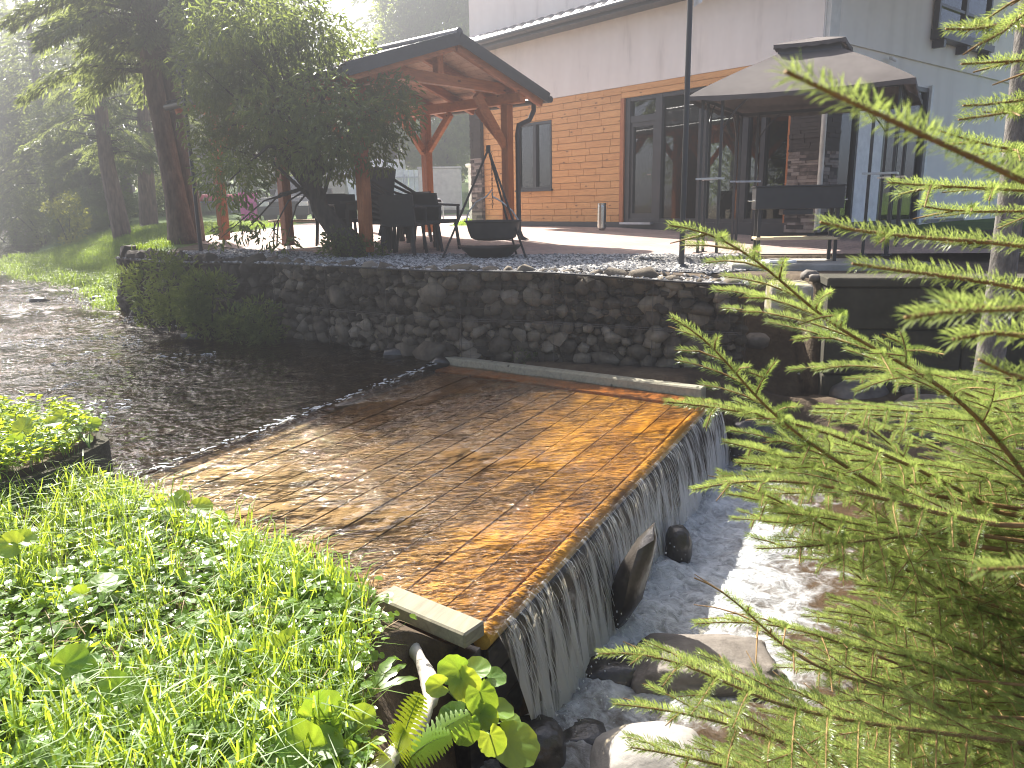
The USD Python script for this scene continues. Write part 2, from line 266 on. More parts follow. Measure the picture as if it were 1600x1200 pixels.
M['broad_leaf'] = leaf_mat('broad_leaf', (.10, .2, .02), (.18, .3, .04), (.6, .7, .04), rough=.4, tw=.5, nscale=2.5, obj=True)
M['dry_stem'] = plain('dry_stem', (.3, .22, .12), rough=.9)
M['green_stem'] = plain('green_stem', (.14, .2, .05), rough=.6)
M['far_spruce'] = leaf_mat('far_spruce', (.035, .06, .026), (.10, .14, .05), (.34, .40, .10), rough=.45, tw=.45, nscale=.7, obj=False)
M['far_leaf'] = leaf_mat('far_leaf', (.05, .09, .02), (.13, .19, .05), (.40, .48, .09), rough=.5, tw=.4, nscale=.8)
M['willow_leaf'] = leaf_mat('willow_leaf', (.045, .08, .028), (.11, .16, .05), (.36, .44, .08), rough=.35, tw=.42, nscale=1.0)
M['shrub_leaf'] = leaf_mat('shrub_leaf', (.12, .17, .02), (.22, .28, .04), (.5, .5, .05), rough=.5, tw=.45, nscale=2)
M['lawn_blade'] = leaf_mat('lawn_blade', (.06, .13, .015), (.12, .22, .025), (.34, .46, .03), rough=.5, tw=.45, nscale=.6, obj=True)

# ================================================================== THE SETTING
N0, F0, L0, M0 = (np.array(p) for p in ((-.11, 2.9), (1.82, 6.74), (-.79, 8.44), (-2.5, 4.7)))
DA = math.atan2(F0[1] - N0[1], F0[0] - N0[0]); E1 = np.array([math.cos(DA), math.sin(DA)]); E2 = np.array([-math.sin(DA), math.cos(DA)])
def dloc(p): q = np.asarray(p, float)[..., :2] - N0; return np.stack([q @ E1, q @ E2], -1)
def dworld(x, y): return N0 + np.asarray(x)[..., None] * E1 + np.asarray(y)[..., None] * E2
GAB = [(2.3, 7.5), (1.1, 7.95), (0, 8.3), (-.8, 8.5), (-1.6, 9.1), (-3.2, 10.3), (-4.8, 11.4), (-6.6, 13.0)]
LAWN_EDGE = [(-7.6, 14.6), (-9, 16.6), (-10.6, 17.9), (-13.2, 20.7), (-16, 25), (-19, 31), (-24, 40), (-30, 50)]
LEFT_BANK = [(-38, 50), (-30, 38), (-22, 27), (-14, 16.5), (-9, 10.5), (-6.2, 7), (-4.5, 5.75), (-3.9, 5.5)]
STREAM = Polygon([tuple(M0), tuple(L0)] + GAB[4:] + LAWN_EDGE + LEFT_BANK)
DECK = Polygon([tuple(N0), tuple(F0), tuple(L0), tuple(M0)])
POOL = Polygon([tuple(N0), tuple(F0), (2.1, 7.0), (2.75, 6.9), (3.0, 6.0), (2.9, 4.8), (3.3, 3.9), (5.5, 3.2), (5.5, 1.9), (2.6, 2.0), (1.2, 1.75), (.35, 1.9), (-.02, 2.4)])
TERR = Polygon([(12, 6.5), (3.2, 7.6)] + GAB + LAWN_EDGE + [(-60, 140), (140, 140), (140, 6.5)])
PATIO = Polygon([(6.5, 9.7), (3.2, 10.35), (.9, 10.85), (-.7, 11.25), (-2.5, 11.55), (-4.4, 12.7), (-6.1, 14.6), (-6.0, 20), (-6.8, 30), (-1.2, 30), (-1.5, 19.2), (.2, 18.6), (1, 17.8), (6.5, 14)])
def pz(y):
    y = np.asarray(y, float)
    return 1.05 + .042 * np.clip(y - 11, 0, 5) + .004 * np.clip(y - 16, 0, 12) + .06 * np.clip(y - 28, 0, 1000)
def zw(y): return .06 + .017 * np.clip(np.asarray(y, float) - 8.5, 0, 1000)
def ground(x, y):
    x, y = np.asarray(x, float), np.asarray(y, float); pts = shapely.points(x, y)
    P3 = np.stack([x, y, np.zeros_like(x)], -1); nz = meshkit.fbm(P3 * 1.3 + 40, 4, 3) - .5; n2 = meshkit.fbm(P3 * .35 + 11, 3, 5) - .5
    inT = shapely.contains(TERR, pts); dT = shapely.distance(TERR.boundary, pts)
    wet = [shapely.contains(p, pts) for p in (STREAM, DECK, POOL)]
    dS, dP = shapely.distance(STREAM, pts), shapely.distance(POOL, pts); dD = shapely.distance(DECK, pts)
    # the near bank and the far shores
    right = sstep((x - 1.9) / 1.0) * sstep((y - 2.4) / 1.0)
    bank = .10 + .07 * nz + .10 * sstep((1.5 - y) / 3) + .22 * sstep((-3.0 - x) / .9) * sstep((6.5 - y) / 1.5)
    bank = bank + 1.2 * sstep((-9 - x) / 14)
    bank = bank * (1 - right) + (-.42 + .22 * sstep((y - 6.6) / .8) + .25 * sstep((x - 3) / 2) + .1 * nz) * right
    d = np.minimum(np.minimum(dS, dD), dP); edge = np.where(dP < np.minimum(dS, dD) + .02, -.75, -.08)
    z = edge + (bank - edge) * sstep(d / np.where(edge < -.5, .55, .35))
    # terrace: lawn, gravel, patio
    lawn = x < -6.3
    w = np.where(lawn, 4.2, np.where(x > 3.1, .3, np.where(x > 2.2, 1.1, .42)))
    low = np.where(lawn, zw(y) - .05, np.where(x > 2.2, -.35, -.2))
    hi = pz(y) + np.where(lawn, .10 * n2 + .03 * nz, 0) - .1 * sstep((x - .8) / 2) * (y < 10)
    t = np.clip(dT / w, 0, 1); t = np.where(lawn, .35 * t + .65 * sstep(t), sstep(t))
    z = np.where(inT, low + (hi - low) * t, z)
    # beds
    z = np.where(wet[0] & ~inT, zw(y) - .12 - .22 * sstep(shapely.distance(STREAM.boundary, pts) / .8) + .10 * nz, z)
    z = np.where(wet[1], -.45, z)
    z = np.where(wet[2], -.72 - .25 * sstep(shapely.distance(POOL.boundary, pts) / .7) + .12 * nz, z)
    return z
def axis(*segs):
    a = []
    for lo, hi, st in segs: a.append(np.arange(lo, hi, st))
    return np.concatenate(a)
def grid_faces(nx, ny, keep=None):
    i, j = np.meshgrid(np.arange(nx - 1), np.arange(ny - 1), indexing='ij'); a = (i * ny + j)
    q = np.stack([a, a + ny, a + ny + 1, a + 1], -1)
    q = q[keep] if keep is not None else q.reshape(-1, 4)
    return np.vstack([q[:, [0, 1, 2]], q[:, [0, 2, 3]]])
def compact(v, f):
    u, inv = np.unique(f, return_inverse=True); return v[u], inv.reshape(f.shape)

gx = axis((-260, -60, 20), (-60, -20, 1.6), (-20, -9, .35), (-9, -5, .12), (-5, 4.2, .07), (4.2, 8, .2), (8, 30, 1.2), (30, 260.1, 20))
gy = axis((-60, -6, 6), (-6, 1, .3), (1, 9, .07), (9, 15, .09), (15, 30, .3), (30, 60, 1.2), (60, 300.1, 20))
X, Y = np.meshgrid(gx, gy, indexing='ij'); Z = ground(X, Y)
gv = np.stack([X, Y, Z], -1).reshape(-1, 3); gf = grid_faces(len(gx), len(gy))
cx, cy = gv[gf].mean(1)[:, 0], gv[gf].mean(1)[:, 1]; cp = shapely.points(cx, cy)
is_lawn = shapely.contains(TERR, cp) & (cx < -5.6) | (shapely.contains(TERR, cp) & (cy > 14.0))
is_bed = shapely.contains(shapely.union_all([STREAM, DECK, POOL]), cp)
part('ground', compact(gv, gf[~is_lawn & ~is_bed]), M['soil'], smooth=True, kind='structure')
part('lawn_ground', compact(gv, gf[is_lawn & ~is_bed]), M['lawn'], smooth=True, kind='structure')
part('stream_bed', compact(gv, gf[is_bed]), M['bed'], smooth=True, kind='structure')

def drape(poly, lift, ys=(11, 16, 28)):
    """a sheet over the terrace, cut where its slope changes"""
    mb = MB(); cuts = [-100] + list(ys) + [300]
    for a, b in zip(cuts[:-1], cuts[1:]):
        g = poly.intersection(shapely.box(-300, a, 300, b))
        for p in getattr(g, 'geoms', [g]):
            if p.geom_type == 'Polygon' and p.area > 1e-4:
                v, f = trimesh.creation.triangulate_polygon(p, engine='earcut'); mb.add(np.column_stack([v, pz(v[:, 1]) + lift]), f)
    return mb
M['paving'] = usdkit.material(stage, LK + 'paving', {
    'g': ('geometry', {}), 'mp': ('mapping', {'rotation': (0, 0, math.radians(38))}),
    'br': ('brick_texture', {'scale': 1.0, 'color1': (.40, .29, .245), 'color2': (.33, .245, .215), 'mortar': (.20, .165, .145), 'mortar_size': .006, 'mortar_smooth': .3, 'brick_width': .20, 'row_height': .10}),
    'n': ('noise_texture', {'scale': 1.1, 'detail': 5.0}), 'r': ('rgb_ramp', {'ramp': [(.3, (.8, .78, .77)), (.7, (1.1, 1.08, 1.06))]}), 'x': ('mix_color', {'blend_type': 'multiply', 'fac': 1.0}),
    'b': ('bump', {'strength': .5, 'distance': .004, 'invert': True}), 'p': ('principled_bsdf', {'roughness': .85})},
    [('g.position', 'mp.vector'), ('mp.vector', 'br.vector'), ('g.position', 'n.vector'), ('n.fac', 'r.fac'), ('br.color', 'x.a'), ('r.color', 'x.b'), ('x.result', 'p.base_color'), ('br.fac', 'b.height'), ('b.normal', 'p.normal')], surface='p.BSDF')
part('patio', drape(PATIO, .012), M['paving'], kind='structure')
GRAVEL = Polygon(GAB[:-1] + [(-5.2, 12.4), (-4.4, 12.75), (-2.5, 11.6), (-.7, 11.3), (.9, 10.9), (3.2, 10.4), (3.3, 8.7), (2.9, 8.2)])
GRAVEL_IN = Polygon([(2.2, 8.6), (1.2, 8.35), (0, 8.7), (-.8, 8.95), (-1.5, 9.5), (-3.1, 10.7), (-4.6, 11.75), (-5.3, 12.4), (-4.4, 12.7), (-2.5, 11.58), (-.7, 11.28), (.9, 10.88), (3.2, 10.38), (3.2, 9.4)])
def gravel_sheet():
    xs, ys = np.arange(-6, 3.4, .06), np.arange(7.4, 13, .06); A, B = np.meshgrid(xs, ys, indexing='ij')
    z = ground(A, B) + .006 + .03 * (meshkit.fbm(np.stack([A * 5, B * 5, A * 0], -1), 3, 9) - .4) * sstep((11.2 - B) / .6)
    c = shapely.contains(GRAVEL_IN, shapely.points(A[:-1, :-1] + .03, B[:-1, :-1] + .03))
    return compact(np.stack([A, B, z], -1).reshape(-1, 3), grid_faces(len(xs), len(ys), c))
part('gravel_path', gravel_sheet(), M['gravel_base'], smooth=True, kind='structure')

# ------------------------------------------------------------------ water
def wave(p, s, seed): return meshkit.fbm(p * s, 3, seed) - .5
def stream_sheet():
    xs = axis((-7, -1, .2), (-1, 9, .05), (9, 14, .12), (14, 24, .4), (24, 60, 2.0)); ys = axis((0, 7, .05), (7, 14, .12), (14, 30, .4), (30, 70, 2.0))
    A, B = np.meshgrid(xs, ys, indexing='ij'); yl = B + 2.94 + (A - .53) * .15 / 4.11
    W = dworld(A, yl); wx, wy = W[..., 0], W[..., 1]
    P3 = np.stack([wx, wy, 0 * wx], -1); rap = sstep((wy - 9.5) / 4)                                   # riffles further up
    z = zw(wy) + (.030 + .075 * rap) * wave(P3, 3.1, 1) + (.018 + .03 * rap) * wave(P3, 8.0, 2)
    near = np.exp(-(B / .25) ** 2); z = z * (1 - near) + near * (.062 + .008 * wave(P3, 6, 4))
    keep = shapely.contains(STREAM.buffer(.5), shapely.points(wx[:-1, :-1], wy[:-1, :-1]))
    return compact(np.stack([wx, wy, z], -1).reshape(-1, 3), grid_faces(len(xs), len(ys), keep))
part('stream', stream_sheet(), M['water'], smooth=True, kind='structure')
def xl(v): return .53 * v / 2.94
def xr(v): return 4.30 + .34 * v / 3.09
def film_sheet():
    nu, nv = 190, 140; s, t = np.meshgrid(np.linspace(0, 1, nu), np.linspace(0, 1, nv), indexing='ij')
    vend = 2.94 + .15 * s; v = -.02 + t * (vend + .03); x = xl(v) + s * (xr(v) - xl(v))
    W = dworld(x, v); P3 = np.stack([W[..., 0], W[..., 1], 0 * x], -1)
    z = .008 + .010 * v + (.009 + .006 * np.clip(v, 0, 2)) * wave(np.stack([x * .8, v * 1.5, 0 * x], -1), 6, 6) + (.005 + .004 * np.clip(v, 0, 2)) * wave(np.stack([x, v * 1.8, 0 * x], -1), 15, 8)
    cr = np.exp(-((v - vend + .05) / .06) ** 2); z = z + cr * (.028 + .035 * np.maximum(0, wave(np.stack([x, v * 0, 0 * x], -1), 6, 5)))
    z = np.where(v < .04, z * np.clip(v / .04, 0, 1), z)
    return (np.stack([W[..., 0], W[..., 1], z], -1).reshape(-1, 3), grid_faces(nu, nv))
part('weir_water', film_sheet(), M['weir_film'], smooth=True, kind='structure')

# falling sheet and plunge pool are built in the weir's own frame (x along the lip, -y outward)
def in_weir(prim_path):
    x = UsdGeom.Xformable(stage.GetPrimAtPath(prim_path)); x.AddTranslateOp().Set(Gf.Vec3d(N0[0], N0[1], 0)); x.AddRotateZOp().Set(math.degrees(DA))
M['fall'] = usdkit.material(stage, LK + 'fall', {
    'tc': ('texture_coordinate', {}), 'mp': ('mapping', {'scale': (11, 1.2, .7)}), 'mq': ('mapping', {'scale': (52, 3, 1.3)}),
    'n1': ('noise_texture', {'scale': 1.0, 'detail': 3.0, 'distortion': .25}), 'n2': ('noise_texture', {'scale': 1.0, 'detail': 3.0, 'distortion': .35}),
    'ad': ('math', {'math_type': 'multiply_add', 'value2': .8}), 'sx': ('separate_xyz', {}), 'dz': ('map_range', {'from_min': 0.0, 'from_max': -.6, 'to_min': -.12, 'to_max': .2, 'clamp': True}),
    'a2': ('math', {'math_type': 'add'}), 'r': ('rgb_ramp', {'ramp': [(.0, (.0, .0, .0)), (.76, (.02, .02, .02)), (.86, (.42, .42, .42)), (.97, (.9, .9, .9))]}),
    'sc': ('math', {'math_type': 'multiply', 'value2': .93}),
    'f': ('fresnel', {'IOR': 1.33}), 't': ('transparent_bsdf', {'color': (.93, .95, .94)}), 'g': ('glossy_bsdf', {'roughness': .06, 'color': (1, 1, 1)}), 'm': ('mix_closure', {}),
    'd': ('diffuse_bsdf', {'color': (.8, .82, .83)}), 'tr': ('translucent_bsdf', {'color': (.8, .82, .84)}), 'dm': ('mix_closure', {'fac': .45}), 'o': ('mix_closure', {}), 'b': ('bump', {'strength': .8, 'distance': .012})},
    [('tc.object', 'mp.vector'), ('tc.object', 'mq.vector'), ('mp.vector', 'n1.vector'), ('mq.vector', 'n2.vector'), ('n2.fac', 'ad.value1'), ('n1.fac', 'ad.value3'),
     ('tc.object', 'sx.vector'), ('sx.z', 'dz.value'), ('ad.value', 'a2.value1'), ('dz.result', 'a2.value2'), ('a2.value', 'sc.value1'), ('sc.value', 'r.fac'), ('ad.value', 'b.height'), ('b.normal', 'f.normal'), ('b.normal', 'g.normal'), ('b.normal', 'd.normal'),
     ('f.fac', 'm.fac'), ('t.BSDF', 'm.closure1'), ('g.BSDF', 'm.closure2'), ('d.BSDF', 'dm.closure1'), ('tr.BSDF', 'dm.closure2'), ('r.color', 'o.fac'), ('m.closure', 'o.closure1'), ('dm.closure', 'o.closure2')], surface='o.closure')
M['white_water'] = usdkit.material(stage, LK + 'white_water', {
    'd': ('diffuse_bsdf', {'color': (.82, .84, .85)}), 'tr': ('translucent_bsdf', {'color': (.8, .83, .85)}), 'm': ('mix_closure', {'fac': .4}), 'g': ('glossy_bsdf', {'roughness': .1}), 'f': ('fresnel', {'IOR': 1.33}), 'o': ('mix_closure', {})},
    [('d.BSDF', 'm.closure1'), ('tr.BSDF', 'm.closure2'), ('f.fac', 'o.fac'), ('m.closure', 'o.closure1'), ('g.BSDF', 'o.closure2')], surface='o.closure')
def fall_curve(t, v0=.36):
    """t 0..1 from the lip to the pool: (outward, down)"""
    T = t * .36; return v0 * T + .01 * t, .5 * 9.81 * T ** 2 * .99
def fall_sheet():
    nu, nt = 560, 26; u = np.linspace(.02, 4.28, nu); t = np.linspace(0, 1, nt) ** .7
    U, T = np.meshgrid(u, t, indexing='ij'); o, dn = fall_curve(T)
    rd = (meshkit.noise(np.stack([U * 16, T * .8, 0 * U], -1), 3) - .5) * .030 + (meshkit.noise(np.stack([U * 45, T * 1.5, 0 * U], -1), 4) - .5) * .014
    v0 = 1 + .25 * (meshkit.noise(np.stack([U * 1.3, 0 * T, 0 * U], -1), 8) - .5)
    y = -(o * v0 + rd * np.clip(T * 2, .12, 1)); z = .002 - dn
    xx = U + .16 * T * T                                                                              # the stream carries the water along
    return (np.stack([xx, y - .012, z], -1).reshape(-1, 3), grid_faces(nu, nt)[:, ::-1])
fall = thing('waterfall', 'thin curtain of water falling off the plank weir in white strands', 'waterfall'); in_w = fall.GetPath()
UsdGeom.Xformable(fall).ClearXformOpOrder(); in_weir(in_w)
part('water_curtain', fall_sheet(), M['fall'], fall, smooth=True)
sm = MB(); g = np.random.default_rng(5)
for k in range(420):                                                                                  # separate white strands in front of the curtain
    u0 = g.uniform(.03, 4.25); t0 = g.uniform(0, .75) ** 1.3; t1 = min(1, t0 + g.uniform(.15, .6)); tt = np.linspace(t0, t1, 9); o, dn = fall_curve(tt, .36 * g.uniform(.9, 1.18))
    w = np.sin(np.linspace(.12, np.pi - .12, 9)) * g.uniform(.0006, .0022)
    sm.tube(np.stack([u0 + .16 * tt * tt + g.normal(0, .002, 9), -o - .022 + g.normal(0, .0015, 9), -dn], 1), w, 4, cap=False)
part('water_strands', sm, M['white_water'], fall, smooth=True, kind='stuff')
dm = MB()
for k in range(520):
    u0 = g.uniform(.02, 4.25); h = abs(g.normal(0, .09)); o = .13 + abs(g.normal(0, .10)); r = g.uniform(.0015, .005)
    dm.add(np.array(trimesh.creation.icosphere(0).vertices) * r * [1, 1, g.uniform(1, 2.2)] + [u0 + .16, -o, -.6 + h], trimesh.creation.icosphere(0).faces)
part('splash_drops', dm, M['white_water'], fall, kind='stuff')

M['pool'] = usdkit.material(stage, LK + 'pool', {
    'tc': ('texture_coordinate', {}), 'sx': ('separate_xyz', {}), 'n1': ('noise_texture', {'scale': 3.2, 'detail': 7.0, 'roughness': .65, 'distortion': 1.2}), 'n2': ('noise_texture', {'scale': 13, 'detail': 6.0, 'roughness': .6, 'distortion': 1.0}),
    'mpf': ('mapping', {'scale': (1.0, .55, 1)}), 'fall': ('map_range', {'from_min': -.1, 'from_max': -2.0, 'to_min': .66, 'to_max': -.25, 'clamp': True}), 'xs': ('map_range', {'from_min': .25, 'from_max': 1.3, 'to_min': -.3, 'to_max': 0.0, 'clamp': True}),
    'x2': ('map_range', {'from_min': 3.4, 'from_max': 4.4, 'to_min': 0.0, 'to_max': -.35, 'clamp': True}), 'a0': ('math', {'math_type': 'add'}), 'a1': ('math', {'math_type': 'add'}), 'a2': ('math', {'math_type': 'add'}), 'a3': ('math', {'math_type': 'multiply_add', 'value2': .35}),
    'r': ('rgb_ramp', {'ramp': [(.0, (0, 0, 0)), (.62, (0, 0, 0)), (.84, (.7, .7, .7)), (1.0, (1, 1, 1))]}), 'sc': ('math', {'math_type': 'multiply', 'value2': .8}),
    'b': ('bump', {'strength': 1.0, 'distance': .06}), 'f': ('fresnel', {'IOR': 1.33}), 't': ('transparent_bsdf', {'color': (.6, .5, .36)}), 'dd': ('diffuse_bsdf', {'color': (.16, .105, .055)}), 'mm': ('mix_closure', {'fac': .3}),
    'g': ('glossy_bsdf', {'roughness': .05, 'color': (1, 1, 1)}), 'm': ('mix_closure', {}), 'd': ('diffuse_bsdf', {'color': (.84, .86, .87)}), 'fr': ('rgb_ramp', {'ramp': [(.3, (.30, .32, .32)), (.5, (.5, .52, .53)), (.75, (.68, .7, .71))]}), 'o': ('mix_closure', {})},
    [('tc.object', 'sx.vector'), ('tc.object', 'mpf.vector'), ('mpf.vector', 'n1.vector'), ('tc.object', 'n2.vector'), ('sx.y', 'fall.value'), ('sx.x', 'xs.value'), ('sx.x', 'x2.value'), ('fall.result', 'a0.value1'), ('xs.result', 'a0.value2'),
     ('a0.value', 'a1.value1'), ('x2.result', 'a1.value2'), ('a1.value', 'a2.value1'), ('n1.fac', 'a2.value2'), ('n2.fac', 'a3.value1'), ('n2.fac', 'fr.fac'), ('fr.color', 'd.color'), ('a2.value', 'a3.value3'), ('a3.value', 'sc.value1'), ('sc.value', 'r.fac'),
     ('a3.value', 'b.height'), ('b.normal', 'f.normal'), ('b.normal', 'g.normal'), ('b.normal', 'd.normal'), ('f.fac', 'm.fac'), ('t.BSDF', 'mm.closure1'), ('dd.BSDF', 'mm.closure2'), ('mm.closure', 'm.closure1'), ('g.BSDF', 'm.closure2'),
     ('r.color', 'o.fac'), ('m.closure', 'o.closure1'), ('d.BSDF', 'o.closure2')], surface='o.closure')
def pool_sheet():
    xs = axis((-1.2, 5.2, .03)); ys = axis((-6.5, -2.6, .12), (-2.6, .06, .03)); A, B = np.meshgrid(xs, ys, indexing='ij'); W = dworld(A, B)
    P = np.stack([A, B, 0 * A], -1); turb = np.exp(np.minimum(0, (B + .15)) / .75)
    z = -.615 + .012 * wave(P, 6, 21) + turb * (.11 * wave(P, 3.4, 22) + .075 * wave(P, 9, 23) + .06 * wave(P, 22, 24)) + .03 * np.exp(-((B + .2) / .14) ** 2)
    keep = shapely.contains(POOL.buffer(.35), shapely.points(W[:-1, :-1, 0], W[:-1, :-1, 1]))
    return compact(np.stack([A, B, z], -1).reshape(-1, 3), grid_faces(len(xs), len(ys), keep))
pp = part('plunge_pool', pool_sheet(), M['pool'], smooth=True, kind='structure'); in_weir(pp.GetPath())

# ------------------------------------------------------------------ the plank weir
weir = thing('plank_weir', 'low wooden weir with an amber plank apron under running water', 'weir')
UsdGeom.Xformable(weir).ClearXformOpOrder(); in_weir(weir.GetPath())
g = np.random.default_rng(11); v = .10; k = 0
while v < 2.9:
    w = min(g.uniform(.20, .27), 2.96 - v); cuts = [0.0, 1.0] if k % 3 else [0.0, g.uniform(.35, .65), 1.0]
    for a, b in zip(cuts[:-1], cuts[1:]):
        xa, xb = xl(v) + a * (xr(v) - xl(v)), xl(v) + b * (xr(v) - xl(v)); top = -.022 + g.uniform(-.004, .003) + .008 * v
        vv = np.array([[xa + .004, v + .002, top - .04], [xb - .004, v + .002, top - .04], [xb - .004, v + w - .002, top - .04], [xa + .004, v + w - .002, top - .04],
                       [xa + .006, v + .004, top + g.uniform(-.002, .002)], [xb - .006, v + .004, top + g.uniform(-.002, .002)], [xb - .006, v + w - .004, top + g.uniform(-.002, .002)], [xa + .006, v + w - .004, top + g.uniform(-.002, .002)]])
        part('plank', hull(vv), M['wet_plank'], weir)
    v += w; k += 1
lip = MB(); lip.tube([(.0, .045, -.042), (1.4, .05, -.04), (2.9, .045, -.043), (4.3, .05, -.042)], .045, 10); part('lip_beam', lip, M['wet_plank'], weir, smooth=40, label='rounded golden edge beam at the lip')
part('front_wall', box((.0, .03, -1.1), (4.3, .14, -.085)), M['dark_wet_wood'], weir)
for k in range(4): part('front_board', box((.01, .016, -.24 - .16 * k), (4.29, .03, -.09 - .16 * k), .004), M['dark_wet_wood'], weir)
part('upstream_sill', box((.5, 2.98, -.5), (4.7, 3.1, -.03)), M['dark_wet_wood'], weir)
fb = MB(); fb.bar((4.37, .10, .03), (4.70, 3.05, .045), .13, .13, bevel=.012); part('side_beam', fb, M['old_wood'], weir, label='grey beam along the gabion side')
fb = MB(); fb.bar((4.16, .02, -.012), (4.50, 3.0, .005), .25, .035, bevel=.005); part('side_board', fb, M['wet_board'], weir, label='wide orange board beside the grey beam')
k0, k1 = dloc(atz(742, 984, .06)), dloc(atz(600, 925, .06))
fb = MB(); fb.bar((*k0, .035), (*k1, .035), .13, .07, bevel=.008); part('side_plank', fb, M['old_wood'], weir, label='weathered plank at the near end')
fb = MB(); fb.box((-.08, .10, -1.0), (-.005, 1.5, -.06)); fb.box((-.16, .02, -.9), (-.05, .10, -.04)); fb.box((-.13, .08, -.34), (-.075, 1.4, -.14)); part('end_wall', fb, M['dark_wet_wood'], weir)

# ------------------------------------------------------------------ gabion wall
GL = LineString(GAB); GLEN = GL.length
def gpt(s):
    p = np.array(GL.interpolate(s).coords[0]); a, b = np.array(GL.interpolate(max(0, s - .25)).coords[0]), np.array(GL.interpolate(min(GLEN, s + .25)).coords[0])
    t = unit(b - a); return p, t, np.array([t[1], -t[0]]) * (1 if t[1] * 0 - t[0] * -1 < 0 else -1)      # outward = towards the stream
def gframe(s):
    p, t, _ = gpt(s); n = np.array([-t[1], t[0]])
    if n[1] > 0: n = -n
    return p, t, n
def gtop(s): return .95 + .10 * sstep(s / 2.5) - .05 * sstep((s - 6) / 3) + .17 * 0
gab = thing('gabion_wall', 'long two tier gabion retaining wall of dark river stones above the pool', 'gabion wall')
g = np.random.default_rng(21); big, fill = [], []
for tier in range(2):
    base = lambda s: (.0 if tier == 0 else .5) * gtop(s) / 1.0
    zrow = 0.06
    while zrow < .47:
        s = .05 + g.uniform(0, .1)
        rowh = g.uniform(.105, .15)
        while s < GLEN - .05:
            r = rowh * g.uniform(.40, .82) * (1.5 if g.random() < .14 else 1)
            p, t, n = gframe(s + r); z0 = (.5 * tier + zrow + rowh * .4) * gtop(s) + g.normal(0, .012) + .08 * sstep((s - 6.2) / 3)
            off = .02 - .10 * g.random() + (-.05 if tier == 0 else -.10)
            q = p + n * (off) ; sh = rock(r * g.uniform(.95, 1.3), r * g.uniform(.8, 1.1), r * g.uniform(.75, 1.05), int(g.integers(1 << 30)), n=int(g.integers(15, 24)), rough=.34)
            a = math.atan2(t[1], t[0]); tl = g.normal(0, .35); c, s_ = math.cos(a), math.sin(a); ct, st = math.cos(tl), math.sin(tl)
            R = np.array([[c, -s_, 0], [s_, c, 0], [0, 0, 1]]) @ np.array([[ct, 0, st], [0, 1, 0], [-st, 0, ct]])
            big.append((sh[0] @ R.T + [q[0], q[1], z0], sh[1], s)); s += 2 * r * g.uniform(.92, 1.1)
        zrow += rowh * .88
for k in range(2600):                                                                                 # small stones wedged behind
    s = g.uniform(.03, GLEN - .03); p, t, n = gframe(s); q = p - n * g.uniform(.06, .17); r = g.uniform(.025, .075)
    sh = rock(r * 1.2, r, r * .9, k, n=12); fill.append((sh[0] + [*q, g.uniform(.02, 1.0) * gtop(s) + .06 * sstep((s - 6.2) / 3)], sh[1]))
big.sort(key=lambda b: b[2])
for v, f, s in big[:300]: part('stone', (v, f), M['stone'], gab, smooth=50)
mb = MB()
for v, f, s in big[300:]: mb.add(v, f)
for v, f in fill: mb.add(v, f)
part('rubble', mb, M['stone_joined'], gab, kind='stuff')
core = MB(); ss = np.linspace(0, GLEN, 40)
fr = [gframe(s) for s in ss]; vv = []
for s, (p, t, n) in zip(ss, fr):
    zt = gtop(s) - .03; o = p - n * .16; i = p - n * .45; vv += [[*o, -.4], [*o, zt], [*i, zt], [*i, -.4]]
ff = []
for k in range(39):
    a = 4 * k
    for j in range(4): ff.append([a + j, a + (j + 1) % 4, a + 4 + (j + 1) % 4, a + 4 + j])
core.add(vv, ff); core.add(vv[:4], [[0, 1, 2, 3]]); core.add(vv[-4:], [[3, 2, 1, 0]])
part('backfill', core, M['soil'], gab)
wm = MB()
for s in np.arange(.02, GLEN, .12):
    p, t, n = gframe(s); q = p + n * .03; wm.tube([[*q, .02], [*q, gtop(s) + .01], [*(p - n * .3), gtop(s) + .015]], .0016, 3, cap=False)
for hfrac in (0.02, .13, .25, .37, .49, .51, .63, .75, .87, 1.0):
    wm.tube([[*(gframe(s)[0] + gframe(s)[2] * .03), hfrac * gtop(s)] for s in np.linspace(.02, GLEN - .02, 60)], .0035 if hfrac in (.02, .49, .51, 1.0) else .0014, 3, cap=False)
part('wire_cage', wm, M['rusty_wire'], gab, kind='stuff')
for sx in np.arange(.9, GLEN, 1.05):
    p, t, n = gframe(sx); q = p + n * .035; wb = MB(); wb.tube([[*q, .0], [*q, gtop(sx) + .02]], .004, 4); part('cage_seam', wb, M['rusty_wire'], gab)
pts = [(*(gframe(s)[0] + gframe(s)[2] * .045), gtop(s) + .012) for s in np.linspace(.0, 5.0, 30)]
wb = MB(); wb.tube(pts, .009, 6); part('edge_rail', wb, M['cast_iron'], gab, label='thin rusty rail along the top edge of the wall')

